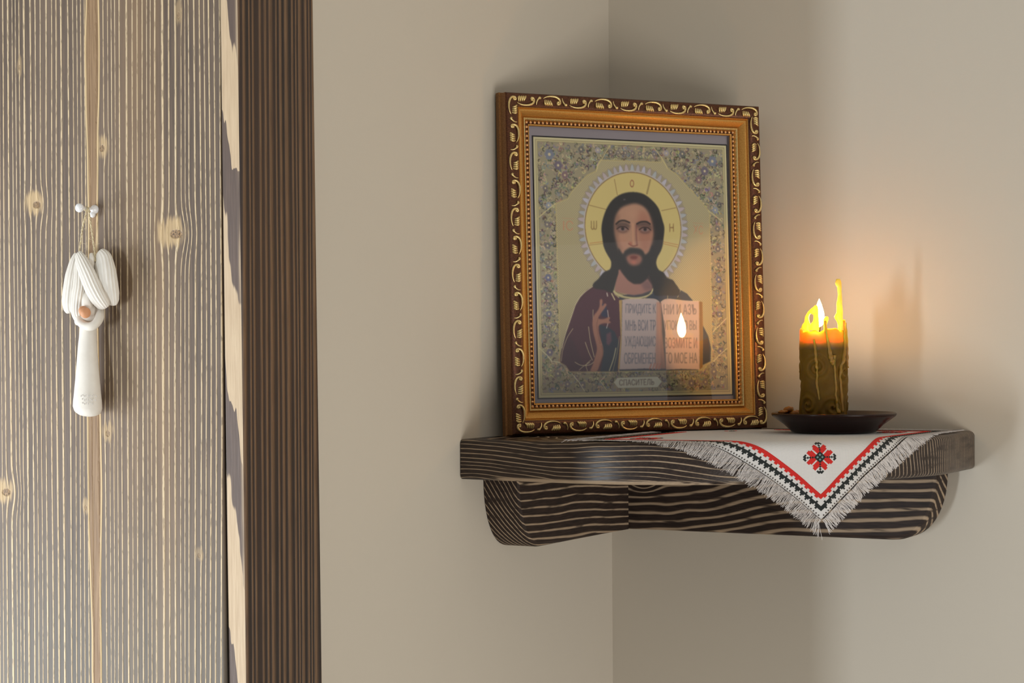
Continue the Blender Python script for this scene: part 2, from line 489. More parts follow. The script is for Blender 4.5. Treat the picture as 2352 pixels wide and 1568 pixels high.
def cloth_mats():
    g = G('aida_fabric'); n = g.nd('ShaderNodeUVMap'); n.uv_map = 'weave'
    u, v, _ = g.sep(V(g, n.outputs[0]))
    wv = ((u * 2 * pi).sin() * (v * 2 * pi).sin())
    hole = ((u * 2 * pi)._m('COSINE') * (v * 2 * pi)._m('COSINE')).sm(.35, .95)
    g.set('Base Color', g.mix(hole * .7, (212, 209, 207), (96, 92, 90))); g.set('Roughness', .9)
    g.set('Sheen Weight', .2); g.bump(1. - hole, .5, .0005)
    return g.m
M_aida = cloth_mats()
M_thread = simple('fringe_thread', (212, 206, 203), .9)
M_red = simple('red_floss', (196, 26, 18), .7); M_black = simple('black_floss', (12, 22, 22), .6)
M_green = simple('teal_floss', (110, 150, 146), .7)
cloth = thing('embroidered_cloth', 'white square cloth with red and black cross stitch, fringed corner hanging over the shelf front', 'cloth', (0, 0, TC))
CO = (0, 0, TC)
N = 80                                    # cells per half side of the fabric
nn_ = 150
aa = np.linspace(-FS, FS, nn_)
A2, B2 = np.meshgrid(aa, aa, indexing='ij')
pl = AB(A2.ravel(), B2.ravel())
fab = mk('fabric', drape(pl), grid_faces(nn_, nn_), M_aida, cloth, smooth=True, org=CO)
uv = fab.data.uv_layers.new(name='weave')
li = np.zeros(len(fab.data.loops), int); fab.data.loops.foreach_get('vertex_index', li)
cell = FS / N
uvv = np.stack([A2.ravel() / cell, B2.ravel() / cell], 1)[li]
uv.data.foreach_set('uv', uvv.ravel())
so = fab.modifiers.new('thickness', 'SOLIDIFY'); so.thickness = .0002; so.offset = 1
def stitches(name, cells, mat):
    ij = np.array(sorted(cells), float); k = len(ij)
    if not k: return
    c = (ij) * cell; V_ = []; h = cell * .56
    for da, db, lf in ((-h, -h, .00012), (h, -h, .00012), (h, h, .00012), (-h, h, .00012), (0, 0, .0006)):
        V_.append(drape(AB(c[:, 0] + da, c[:, 1] + db), lf))
    V_ = np.stack(V_, 1).reshape(-1, 3); F_ = []
    for i in range(k):
        o = i * 5; F_ += [(o, o + 1, o + 4), (o + 1, o + 2, o + 4), (o + 2, o + 3, o + 4), (o + 3, o, o + 4)]
    ob = mk(name, V_, F_, mat, cloth, org=CO); ob['kind'] = 'stuff'; return ob
red, blk, tea = set(), set(), set()
R0 = 71                                    # red border line
for s in range(-R0, R0 + 1):
    for k in range(2):
        for e in ((s, R0 - k), (R0 - k, s), (s, -R0 + k), (-R0 + k, s)):
            if max(abs(e[0]), abs(e[1])) <= R0: red.add(e)
    if s % 4 in (0, 1):
        for e in ((s, R0 + 1), (R0 + 1, s), (s, -R0 - 1), (-R0 - 1, s)): red.add(e)
B0 = R0 + 4
for s in range(-B0 - 1, B0 + 2):
    ks = [0]
    if s % 4 != 3: ks += [1]
    if s % 4 == 1: ks += [2]
    if s % 4 == 3: ks += [-1]
    for k in ks:
        for e in ((s, B0 + k), (B0 + k, s), (s, -B0 - k), (-B0 - k, s)): blk.add(e)
# eight-pointed star motif, one in each corner of the cloth
star_r, star_b, star_t = set(), set(), set()
PET = {(3, 1), (3, 2), (4, 1), (4, 2), (4, 3), (5, 1), (5, 2), (5, 3), (6, 2), (6, 3), (7, 3), (6, 1), (7, 2)}
for i in range(-9, 10):
    for j in range(-9, 10):
        p, q = max(abs(i), abs(j)), min(abs(i), abs(j))
        if p <= 2: (star_t if p == q == 1 or (p == 1 and q == 0) and False or (p, q) in ((2, 0), (0, 0)) and False else star_b if (p, q) in ((0, 0), (1, 0), (2, 0), (2, 1), (2, 2)) else star_t).add((i, j))
        elif (p, q) in PET: star_r.add((i, j))
        elif (p, q) in ((3, 3), (4, 4), (5, 5), (6, 6), (7, 6), (7, 5), (6, 7)): star_b.add((i, j))
MC = 54
for (sa, sb) in ((1, 1), (1, -1), (-1, 1), (-1, -1)):
    red |= {(i + sa * MC, j + sb * MC) for i, j in star_r}; blk |= {(i + sa * MC, j + sb * MC) for i, j in star_b}
    tea |= {(i + sa * MC, j + sb * MC) for i, j in star_t}
red -= blk
# leave out the far half of the border that lies behind the picture
stitches('red_embroidery', {e for e in red if e[0] + e[1] > -100}, M_red)
stitches('black_embroidery', {e for e in blk if e[0] + e[1] > -100}, M_black)
stitches('green_embroidery', {e for e in tea if e[0] + e[1] > -100}, M_green)
# drawn-thread holes along the hem, then the fringe
HR = 79.1 * cell
hol = []
for s in np.arange(-78.6, 79, 1.9) * cell:
    hol += [(s, HR), (HR, s), (s, -HR), (-HR, s)]
hol = np.array(hol); V_ = []; hh = cell * .40
for da, db in ((-hh, -hh), (hh, -hh), (hh, hh), (-hh, hh)): V_.append(drape(AB(hol[:, 0] + da, hol[:, 1] + db), .00015))
V_ = np.stack(V_, 1).reshape(-1, 3)
mk('hem_hole', V_, [(4 * i, 4 * i + 1, 4 * i + 2, 4 * i + 3) for i in range(len(hol))], simple('hem_gap', (70, 62, 58), .9), cloth, org=CO)['kind'] = 'stuff'
def fringe():
    V_, F_ = [], []
    step = cell * .40; FL_ = .102
    for side in range(4):
        for s in np.arange(-FS, FS, step):
            if side in (2, 3) and s < -.2: continue
            for r in range(2):
                L = FL_ * (1 + rng.normal(0, .06)); sk = rng.normal(0, .012) + .012 * math.sin(s * 30 + side * 2) + .008 * math.sin(s * 77)
                s0 = s + rng.uniform(-.5, .5) * step
                corner = abs(s0) > FS - .04
                if corner: sk = sk * 2 + np.sign(s0) * rng.uniform(0, .045)
                ks = np.linspace(-.13, 1, 6)
                o = FS + ks * L; ss = s0 + sk * ks ** 1.3 + .003 * np.sin(ks * 9 + s * 50)
                if side == 0: a, b = ss, o
                elif side == 1: a, b = o, ss
                elif side == 2: a, b = ss, -o
                else: a, b = -o, ss
                lift = .0012 + .0005 * rng.random() + ks * rng.uniform(0, .0013)
                c3 = drape(AB(a, b), 0); 
                dd = np.stack([lift * Dv[0] * .8, lift * Dv[1] * .8, lift * .4], 1); c3 = c3 + dd
                c3[:, 1] = np.minimum(c3[:, 1], -.001)
                w = .00019
                n0 = len(V_)
                for q in range(6):
                    V_ += [c3[q] + (w * _pr[0], w * _pr[1], 0), c3[q] + (-w * _pr[0], -w * _pr[1], 0), c3[q] + (Dv[0] * w, Dv[1] * w, w)]
                for q in range(5):
                    for e in range(3):
                        F_.append((n0 + q * 3 + e, n0 + q * 3 + (e + 1) % 3, n0 + (q + 1) * 3 + (e + 1) % 3, n0 + (q + 1) * 3 + e))
    return V_, F_
fr = mk('fringe', *fringe(), M_thread, cloth, org=CO); fr['kind'] = 'stuff'

# ------------------------------------------------------------------ framed icon
FO = np.array([.02641, -.26606, .0378]); FA = np.array([.58215, .81308, 0.]); FU = np.array([-.02734, .01958, .99943]); FN = np.array([.81262, -.58182, .03363])
FW, FH = .27869, .3166
icon = thing('framed_icon', 'gilt framed religious icon under glass leaning across the corner behind the candle', 'picture')
mm = Matrix.Identity(4)
for i in range(3): mm[i][0] = FA[i]; mm[i][1] = FU[i]; mm[i][2] = FN[i]; mm[i][3] = FO[i]
icon.matrix_world = mm
def gold(name, c, rough, c2=None, metal=.85):
    g = G(name); co = g.coord()
    n = g.noise(co, 900., 2.)
    g.set('Base Color', g.mix(n.sm(.3, .7), c, c2 or tuple(v * .8 for v in c)))
    g.set('Metallic', metal); g.set('Roughness', rough + (n - .5) * .12)
    g.bump(n, .05, .0003); return g.m
M_gold = gold('bronze_gilt', (206, 156, 84), .40, (190, 138, 70))
M_cove = gold('dark_red_gilt', (100, 62, 38), .42, (70, 38, 26), .6)
M_leaf = gold('pale_gilt', (228, 208, 152), .32, (206, 176, 112), .7)
M_side = gold('side_gilt', (150, 108, 62), .5, (124, 84, 50), .5)
PROF = [(.004, -.0195), (-.001, -.0195), (-.001, -.0135), (.0003, -.0120), (.0003, -.0022), (.0012, -.0008), (.0035, .0002), (.0075, .0003), (.0110, -.0006), (.0132, -.0022),
        (.0142, -.0040), (.0150, -.0034), (.0165, -.0036), (.0185, -.0052), (.0205, -.0082), (.0214, -.0092), (.0219, -.0080), (.0226, -.0076), (.0233, -.0082), (.0238, -.0100),
        (.0250, -.0112), (.0268, -.0112), (.0276, -.0104), (.0284, -.0106), (.0290, -.0115), (.0290, -.0126)]
PM = [3, 3, 3, 3, 1, 1, 1, 1, 1, 0, 0, 0, 0, 0, 0, 0, 2, 2, 2, 0, 1, 1, 0, 0, 0]
def frame_mesh():
    V_, F_, MI = [], [], []
    n = len(PROF)
    for w, h in PROF:
        V_ += [(w, w, h), (FW - w, w, h), (FW - w, FH - w, h), (w, FH - w, h)]
    for i in range(n - 1):
        for k in range(4):
            F_.append((i * 4 + k, i * 4 + (k + 1) % 4, (i + 1) * 4 + (k + 1) % 4, (i + 1) * 4 + k)); MI.append(PM[i])
    return V_, F_, MI
v, f, mi = frame_mesh()
mk('frame_moulding', v, f, [M_gold, M_cove, M_leaf, M_side], icon, smooth=True, mi=mi, sharp=30)
# back board and box
mk('backing_board', *box(.001, FW - .001, .001, FH - .001, -.0196, -.0166), simple('backing_card', (92, 74, 58), .9), icon)
# carved ornament: alternating scrolls with leaf fans and commas
def scroll_mesh():
    arc = catmull([(-.0062, .0010, .0008), (-.0068, .0026, .0010), (-.0086, .0020, .0010), (-.0090, -.0002, .0010), (-.0078, -.0026, .0012), (-.0045, -.0043, .0013), (0., -.0048, .0012), (.0045, -.0042, .0010), (.0078, -.0026, .0006)], 5)
    n = len(arc); rr = np.interp(np.arange(n), [0, n * .12, n * .4, n * .6, n - 1], [.0009, .0010, .0012, .0011, .0004])
    parts = [tube(arc, rr, 7, up=(0, 0, 1)), sphere((-.0070, .0006, .0008), (.0014, .0014, .0013), 10, 6)]
    for k in range(4):
        x0 = .0000 + k * .0021
        pa = catmull([(x0 - .0012, .0040 - k * .0001, .0003), (x0 + .0004, .0016, .0013), (x0 + .0010 - k * .0004, -.0010 - k * .0002, .0005)], 4)
        parts.append(tube(pa, np.interp(np.arange(len(pa)), [0, 3, len(pa) - 1], [.0008, .0012, .0005]), 7, up=(0, 0, 1)))
    return join(*parts)
def comma_mesh():
    pa = catmull([(.0016, .0038, .0004), (.0016, .0012, .001), (.0004, -.0012, .0013), (-.0014, -.0030, .0012), (-.0022, -.0018, .0008)], 5)
    n = len(pa); return tube(pa, np.interp(np.arange(n), [0, n * .5, n * .8, n - 1], [.0004, .0008, .0014, .0010]), 7, up=(0, 0, 1))
sc0 = mk('scroll_ornament', *scroll_mesh(), M_leaf, icon, smooth=True)
cm0 = mk('comma_ornament', *comma_mesh(), M_leaf, icon, smooth=True)
used = [False, False]
def put_orn(src, k, mat4):
    if not used[k]: o = src; used[k] = True
    else: o = src.copy(); COL.objects.link(o); o.parent = icon
    o.matrix_local = mat4
WB = .0072
for side in range(4):
    L = FW if side % 2 == 0 else FH
    n = 10 if side % 2 == 0 else 12
    cell_ = (L - .006) / n
    for i in range(n):
        for part in (0, 1):
            s = .003 + cell_ * (i + (.40 if part == 0 else .90))
            if part == 1 and i == n - 1: continue
            if side == 0: p, ang = (s, WB), 0
            elif side == 1: p, ang = (FW - WB, s), pi / 2
            elif side == 2: p, ang = (FW - s, FH - WB), pi
            else: p, ang = (WB, FH - s), -pi / 2
            fl = -1 if (i % 2) else 1
            M4 = Matrix.Translation((p[0], p[1], -.0004)) @ Matrix.Rotation(ang, 4, 'Z') @ Matrix.Diagonal((cell_ / .0268, fl * .98, 1., 1.))
            put_orn(sc0 if part == 0 else cm0, part, M4)
# bead course
def beads():
    parts = []; w = .0259
    for (p0, p1) in (((w, w), (FW - w, w)), ((FW - w, w), (FW - w, FH - w)), ((FW - w, FH - w), (w, FH - w)), ((w, FH - w), (w, w))):
        d = math.hypot(p1[0] - p0[0], p1[1] - p0[1]); n = int(d / .00425)
        for k in range(n):
            t = k / n; parts.append(sphere((p0[0] + (p1[0] - p0[0]) * t, p0[1] + (p1[1] - p0[1]) * t, -.0108), (.00155, .00155, .0014), 8, 5))
    return join(*parts)
mk('bead_course', *beads(), gold('bead_gilt', (222, 178, 128), .3, (206, 152, 104), .75), icon, smooth=True)['kind'] = 'stuff'
# rebate walls, mount, dark slip, print, glass
PX0, PX1, PY0, PY1 = .0352, .2478, .0338, .2782
ZP = -.0155
M_mount = simple('lilac_mount', (168, 158, 164), .8)
o_ = .0290
mk('mount', *join(((o_, o_, -.0126), (FW - o_, o_, -.0126), (FW - o_, FH - o_, -.0126), (o_, FH - o_, -.0126), (o_, o_, -.0163), (FW - o_, o_, -.0163), (FW - o_, FH - o_, -.0163), (o_, FH - o_, -.0163)) and
   ([(o_, o_, -.0126), (FW - o_, o_, -.0126), (FW - o_, FH - o_, -.0126), (o_, FH - o_, -.0126), (o_, o_, -.0163), (FW - o_, o_, -.0163), (FW - o_, FH - o_, -.0163), (o_, FH - o_, -.0163)],
    [(0, 4, 5, 1), (1, 5, 6, 2), (2, 6, 7, 3), (3, 7, 4, 0), (4, 7, 6, 5)])), M_mount, icon)
mk('print_slip', *box(PX0 - .0011, PX1 + .0011, PY0 - .0011, PY1 + .0011, -.0162, ZP - .0001), simple('slip_black', (34, 26, 26), .7), icon)

#@ART@
# ------------------------------------------------------------------ the printed icon (flat colour print, drawn procedurally)
HM = np.array([[.400384115, -.008458669, -456.582695469], [-.010282753, -.359475483, 371.664403864], [-.000097448, .000008625, 1.]])
SS = 2; PPM = 2.5
TW, TH_ = int((PX1 - PX0) * 1000 * PPM), int((PY1 - PY0) * 1000 * PPM)
IW, IH = TW * SS, TH_ * SS
img = np.zeros((IH, IW, 3)); img[:] = (176, 166, 126)
def L2I(p):                                  # frame millimetres -> raster
    p = np.asarray(p, float); return np.stack([(p[..., 0] - PX0 * 1000) * PPM * SS, (PY1 * 1000 - p[..., 1]) * PPM * SS], -1)
def P2I(p):
    p = np.asarray(p, float); h = np.concatenate([p, np.ones(p.shape[:-1] + (1,))], -1) @ HM.T
    return L2I(h[..., :2] / h[..., 2:3])
c1 = lambda pts: [(1140 + x / 3.675, 200 + y / 3.675) for x, y in pts]
c2 = lambda pts: [(1140 + x / 3.675, 600 + y / 3.675) for x, y in pts]
c3 = lambda pts: [(1360 + x / 6.27, 430 + y / 6.27) for x, y in pts]
def blur(a, r):
    r = int(round(r))
    if r < 1: return a
    for _ in range(2):
        for ax in (0, 1):
            p = np.pad(a, [(r + 1, r) if i == ax else (0, 0) for i in range(a.ndim)], mode='edge')
            c = np.cumsum(p, axis=ax)
            a = (np.take(c, range(2 * r + 1, c.shape[ax]), ax) - np.take(c, range(0, c.shape[ax] - 2 * r - 1), ax)) / (2 * r + 1)
    return a
def pmask(q, pad=0):
    x0 = max(int(q[:, 0].min()) - pad, 0); x1 = min(int(q[:, 0].max()) + 2 + pad, IW); y0 = max(int(q[:, 1].min()) - pad, 0); y1 = min(int(q[:, 1].max()) + 2 + pad, IH)
    if x1 <= x0 or y1 <= y0: return None
    X = np.arange(x0, x1) + .5; Y = np.arange(y0, y1) + .5
    M = np.zeros((y1 - y0, x1 - x0), bool); n = len(q)
    for i in range(n):
        ax, ay = q[i]; bx, by = q[(i + 1) % n]
        if ay == by: continue
        rows = (Y > min(ay, by)) & (Y <= max(ay, by))
        if not rows.any(): continue
        xi = ax + (Y[rows] - ay) * (bx - ax) / (by - ay)
        M[rows] ^= X[None, :] < xi[:, None]
    return x0, y0, M
def blend(x0, y0, a, c):
    h, w = a.shape; s = img[y0:y0 + h, x0:x0 + w]; s += (np.asarray(c, float) - s) * a[..., None]
def poly(q, c, feather=0, al=1., smooth=0):
    q = np.asarray(q, float)
    if smooth: q = catmull(q, smooth, True)
    r = pmask(q, int(feather * 3) + 1)
    if r is None: return
    blend(r[0], r[1], blur(r[2].astype(float), feather) * al, c)
def stroke(q, wd, c, al=1., soft=1.):
    """wd in raster px"""
    q = np.asarray(q, float); pad = wd + 3
    x0 = max(int(q[:, 0].min() - pad), 0); x1 = min(int(q[:, 0].max() + pad) + 1, IW); y0 = max(int(q[:, 1].min() - pad), 0); y1 = min(int(q[:, 1].max() + pad) + 1, IH)
    if x1 <= x0 or y1 <= y0: return
    Y, X = np.mgrid[y0:y1, x0:x1] + .5; D = np.full(X.shape, 1e9)
    for a, b in zip(q[:-1], q[1:]):
        ab = b - a; t = np.clip(((X - a[0]) * ab[0] + (Y - a[1]) * ab[1]) / (ab @ ab + 1e-9), 0, 1)
        D = np.minimum(D, np.hypot(X - a[0] - t * ab[0], Y - a[1] - t * ab[1]))
    blend(x0, y0, np.clip((wd / 2 + soft / 2 - D) / soft, 0, 1) * al, c)
def circ(cx, cy_, r, a0=0, a1=2 * pi, n=90):
    t = np.linspace(a0, a1, n); return L2I(np.stack([cx + r * np.cos(t), cy_ + r * np.sin(t)], 1))
MMP = PPM * SS
# filigree ground of the border
X0, X1, Y0, Y1 = 39.5, 243.5, 38., 274.
poly(L2I([(X0, Y0), (X1, Y0), (X1, Y1), (X0, Y1)]), (148, 140, 112))
pal = [((60, 54, 50), .30), ((196, 186, 136), .28), ((118, 124, 144), .12), ((150, 112, 104), .10), ((88, 92, 84), .20)]
pc = np.array([p for p, _ in pal]); pw_ = np.array([w for _, w in pal])
for k in range(6500):
    x = rng.uniform(X0 + 1, X1 - 1); y = rng.uniform(Y0 + 1, Y1 - 1)
    if 62 < x < 222 and 62 < y < 250 and abs(x - 141.5) + abs(y - 156) * .86 < 128: continue
    r = rng.uniform(.8, 2.9); a = rng.uniform(0, 2 * pi); sp = rng.uniform(1.5, 5)
    t = np.linspace(a, a + sp, 7); rr = r * np.linspace(1, .45, 7)
    c = pc[rng.choice(5, p=pw_)]
    stroke(L2I(np.stack([x + rr * np.cos(t), y + rr * np.sin(t)], 1)), rng.uniform(2.0, 4.4), c + rng.normal(0, 12, 3), .85)
# enamel flowers: corners, mid strips
def flower(x, y, r, c, n=6):
    r = r * .8; c = tuple(v * .7 + 36 for v in c)
    for k in range(n):
        t = 2 * pi * k / n; poly(circ(x + r * .55 * math.cos(t), y + r * .55 * math.sin(t), r * .42, n=10), c, 1, .85)
    poly(circ(x, y, r * .28, n=10), (210, 196, 150), 1, .9)
for mx in (0, 1):
    fx = lambda x: x if mx == 0 else 283.5 - x
    for (x, y, r, c) in ((52, 262, 7, (112, 120, 140)), (61, 252, 6, (96, 84, 104)), (68, 243, 5, (128, 92, 92)), (86, 268, 4.5, (92, 90, 84)), (104, 268, 4, (176, 168, 172)), (47, 230, 4, (98, 90, 84)), (50, 214, 4.5, (150, 158, 170)),
                         (48, 196, 4.2, (112, 104, 100)), (48, 176, 4.5, (98, 92, 92)), (48, 160, 3.5, (120, 112, 100)), (48, 146, 4.8, (86, 92, 132)), (48, 128, 4, (110, 104, 98)), (48, 112, 4.2, (96, 98, 120)), (48, 92, 4, (112, 108, 96)), (48, 76, 4.8, (98, 88, 112)),
                         (56, 56, 5, (120, 108, 100)), (66, 46, 4.5, (126, 110, 110)), (82, 45, 4.8, (116, 102, 104)), (94, 45, 3.4, (150, 138, 110))):
        flower(fx(x), y, r, c)
    for yy in np.arange(88, 206, 7.5):
        poly(L2I([(fx(41.5), yy), (fx(45), yy + 2.2), (fx(41.5), yy + 4.4)]), (150, 142, 128), 1, .6)
for xx in np.arange(118, 168, 8): flower(xx, 266.5, 3.4, (116, 104, 98))
# inner panel with a diaper ground
lc = [(960, 500), (900, 600), (860, 660), (845, 715), (770, 750), (700, 820), (645, 880), (600, 950), (500, 990), (505, 1040)]
rc = [(1800, 1060), (1740, 985), (1680, 915), (1600, 830), (1525, 745), (1445, 690), (1395, 600), (1320, 505)]
panel = P2I(c1(lc) + c2([(520, 200), (530, 500), (538, 860)]) + c2([(590, 880), (622, 942), (1000, 938), (1440, 930), (1750, 925), (1775, 880), (1822, 855), (1815, 300)]) + c1(rc))
# top edge follows a line under the top strip
tp = P2I(c1([(880, 622), (1130, 628), (1392, 640)]))
panel = P2I(c1([(880, 622)] + lc[2:]) + c2([(520, 200), (530, 500), (538, 860), (590, 880), (622, 942), (1000, 938), (1440, 930), (1750, 925), (1775, 880), (1822, 855), (1815, 300)]) + c1(rc[:-1] + [(1392, 640)]))
r = pmask(panel, 0); Yg, Xg = np.mgrid[r[1]:r[1] + r[2].shape[0], r[0]:r[0] + r[2].shape[1]]
pat = (np.sin((Xg + Yg) * 2 * pi / (2.3 * MMP)) + np.sin((Xg - Yg) * 2 * pi / (2.3 * MMP))) * .5
fade = np.clip((Yg - 240) / 300, 0, 1)
blend(r[0], r[1], r[2].astype(float), (170, 160, 120))
blend(r[0], r[1], r[2] * np.clip(pat * 1.4, 0, 1) * (.25 + .3 * fade), (120, 108, 80)); blend(r[0], r[1], r[2] * np.clip(-pat * 1.2, 0, 1) * .35, (196, 190, 158))
for off, c, w in ((0, (206, 194, 134), 5), (0, (120, 108, 70), 1.6)):
    stroke(np.vstack([panel, panel[:1]]), w, c, .9)
for pts in (c1([(880, 600), (1392, 618)]), c1([(1000, 500), (1310, 515)])): stroke(P2I(pts), 2.5, (110, 98, 66), .7)
for pts in (lc[:4], rc[-3:]): stroke(P2I(c1(pts)), 4, (200, 188, 128), .8)
stroke(P2I(c1([(500, 990), (400, 1070), (345, 1120)])), 5, (198, 188, 132), .9); stroke(P2I(c1([(1790, 1050), (1850, 1095), (1905, 1140)])), 5, (198, 188, 132), .9)
for pts in ([(365, 740), (430, 800), (470, 850), (540, 860)], [(640, 955), (700, 1030), (745, 1100)], [(920, 975), (880, 1020), (930, 1090)], [(1950, 480), (1890, 540), (1830, 600)], [(1830, 855), (1890, 790), (1950, 740)]):
    stroke(P2I(c2(pts)), 4, (214, 208, 170), .85)
for q in ([(640, 965), (985, 958)], [(1400, 955), (1700, 945)], [(1000, 958), (1400, 950)]): stroke(P2I(c2(q)), 2.5, (112, 104, 84), .8)
# outer border lines
for d, c, w in ((1.2, (206, 198, 152), 5), (2.6, (128, 118, 80), 1.6), (3.6, (190, 182, 132), 4), (4.4, (120, 112, 78), 1.5)):
    a0, a1, b0, b1 = PX0 * 1000 + d, PX1 * 1000 - d, PY0 * 1000 + d, PY1 * 1000 - d
    stroke(L2I([(a0, b0), (a1, b0), (a1, b1), (a0, b1), (a0, b0)]), w, c, .9)
# halo
HX, HY = 141.1, 195.2
poly(circ(HX, HY, 60.5), (150, 140, 116), 2, .8)
for k in range(56):
    t = 2 * pi * k / 56; c = [(182, 180, 186), (172, 166, 164), (166, 172, 170), (178, 166, 164)][k % 4]
    base = [(HX + r * math.cos(t + d), HY + r * math.sin(t + d)) for r, d in ((54.4, -.044), (58.6, -.028), (61.4, 0), (58.6, .028), (54.4, .044))]
    poly(L2I(base), c, 1, .95); stroke(L2I([base[0], base[1], base[2], base[3], base[4]]), 1.4, (116, 100, 96), .7)
poly(circ(HX, HY, 54.6), (178, 172, 162)); poly(circ(HX, HY, 53.2), (120, 92, 58)); poly(circ(HX, HY, 52.5), (200, 182, 116), 1)
Yh, Xh = np.mgrid[0:IH, 0:IW]
def hal(pts, w, c=(140, 110, 66)): stroke(P2I(c1(pts)), w, c, .9)
hal([(998, 785), (1022, 915)], 3); hal([(1300, 790), (1272, 905)], 9, (150, 130, 82)); hal([(782, 1002), (930, 1040)], 3); hal([(790, 1325), (905, 1310)], 2.4, (176, 112, 62)); hal([(785, 1340), (905, 1326)], 2.4, (150, 110, 62))
hal([(1395, 1050), (1515, 1025)], 3); hal([(1410, 1312), (1535, 1338)], 2.4, (176, 112, 62)); hal([(1410, 1328), (1530, 1356)], 2.4, (176, 112, 62))

def glyphs(text, quad, c, al=1., feather=1, bold=0.):
    """paint lettering into the quad (photo-like corner order TL TR BR BL, raster coordinates)"""
    cu = bpy.data.curves.new('t', 'FONT'); cu.body = text; cu.resolution_u = 3
    ob = bpy.data.objects.new('t', cu); COL.objects.link(ob)
    bpy.context.view_layer.update()
    me = ob.to_mesh(); v = np.array([list(q.co) for q in me.vertices]); fs = [list(p.vertices) for p in me.polygons]
    ob.to_mesh_clear(); bpy.data.objects.remove(ob); bpy.data.curves.remove(cu)
    if len(v) == 0: return
    lo, hi = v.min(0), v.max(0); u = (v[:, :2] - lo[:2]) / (hi[:2] - lo[:2])
    q = np.asarray(quad, float); TL, TR, BR, BL = q
    P = (BL[None] * (1 - u[:, :1]) + BR[None] * u[:, :1]) * (1 - u[:, 1:]) + (TL[None] * (1 - u[:, :1]) + TR[None] * u[:, :1]) * u[:, 1:]
    x0, y0 = np.floor(P.min(0)).astype(int) - 5; x1, y1 = np.ceil(P.max(0)).astype(int) + 5
    x0 = max(x0, 0); y0 = max(y0, 0); acc = np.zeros((y1 - y0, x1 - x0))
    for p in fs:
        r = pmask(P[p])
        if r is None: continue
        h, w = r[2].shape; s = acc[r[1] - y0:r[1] - y0 + h, r[0] - x0:r[0] - x0 + w]; s[:] = np.maximum(s, r[2][:s.shape[0], :s.shape[1]])
    for _ in range(int(bold * 150)): acc = np.maximum(acc, np.roll(acc, 1, 1))
    blend(x0, y0, blur(acc, feather) * al, c)
def qd(cf, x0, y0, x1, y1, dy=0): return P2I(cf([(x0, y0), (x1, y0 + dy), (x1, y1 + dy), (x0, y1)]))
glyphs('О', qd(c1, 1130, 790, 1162, 852), (128, 62, 48), .9); glyphs('Ѡ', qd(c1, 800, 1135, 850, 1210), (120, 92, 52), .8); glyphs('Н', qd(c1, 1462, 1158, 1498, 1228), (120, 84, 48), .85)
glyphs('IС', qd(c1, 565, 1130, 650, 1215, 6), (186, 128, 96), .75); glyphs('ХС', qd(c1, 1665, 1170, 1745, 1245, 6), (186, 128, 96), .75)
stroke(P2I(c1([(560, 1112), (655, 1118)])), 2, (186, 128, 96), .6); stroke(P2I(c1([(1660, 1152), (1750, 1158)])), 2, (186, 128, 96), .6)

# figure: cloak, robe, hair, face
SK, SK2, HR_ = (172, 132, 106), (158, 112, 92), (44, 42, 41)
poly(P2I(c2([(1330, 240), (1440, 200), (1530, 235), (1610, 280), (1665, 345), (1720, 500), (1790, 640), (1812, 740), (1808, 850), (1745, 880), (1700, 925), (1040, 932), (1000, 600), (1040, 300)])), (52, 58, 70), 1, smooth=0)
poly(P2I(c2([(820, 215), (770, 245), (710, 310), (670, 380), (640, 470), (600, 590), (566, 700), (545, 800), (542, 858), (590, 885), (622, 935), (1030, 935), (1050, 700), (1065, 340), (1000, 290), (960, 220)])), (78, 46, 56), 1)
poly(P2I(c2([(600, 590), (566, 700), (545, 800), (545, 860), (590, 885), (620, 935), (760, 935), (700, 800), (660, 700)])), (64, 42, 52), 6, .7)
poly(P2I(c2([(870, 540), (940, 560), (1000, 600), (1040, 700), (1020, 935), (880, 935), (905, 800), (890, 690)])), (44, 54, 66), 2)
poly(P2I(c2([(870, 350), (930, 380), (940, 480), (890, 470)])), (48, 52, 76), 2)
poly(P2I(c2([(930, 620), (968, 600), (975, 680), (950, 720), (930, 700)])), (120, 74, 84), 3, .7)
def fold(pts, w=3.2, c=(186, 178, 136), al=.9): stroke(catmull(P2I(c2(pts)), 5), w, c, al)
fold([(822, 214), (740, 275), (680, 350), (640, 460), (590, 600), (556, 740)], 3.4, (196, 188, 150)); fold([(648, 575), (600, 650), (562, 760), (550, 850)], 3.2)
fold([(835, 215), (750, 290), (700, 350)], 2, (60, 44, 30)); fold([(818, 415), (818, 500), (830, 560)]); fold([(780, 560), (796, 680), (828, 815)], 4); fold([(752, 690), (780, 770), (812, 840)], 4)
fold([(665, 858), (720, 885), (790, 880), (830, 850)], 3.6); fold([(800, 840), (760, 880), (770, 930)], 3.4); fold([(700, 925), (740, 890), (790, 860)], 3)
fold([(940, 420), (948, 500), (932, 570)], 4.5, (190, 184, 170)); fold([(935, 275), (940, 300)], 6, (196, 190, 170)); fold([(975, 280), (1000, 330)], 7, (196, 186, 140)); fold([(1560, 235), (1545, 280), (1530, 310)], 3); fold([(1448, 280), (1446, 320)], 3)
fold([(1010, 740), (990, 830), (955, 930)], 5.5); fold([(1040, 640), (1020, 780), (985, 930)], 3.6, (150, 138, 100)); fold([(600, 600), (575, 680)], 2, (60, 50, 36))
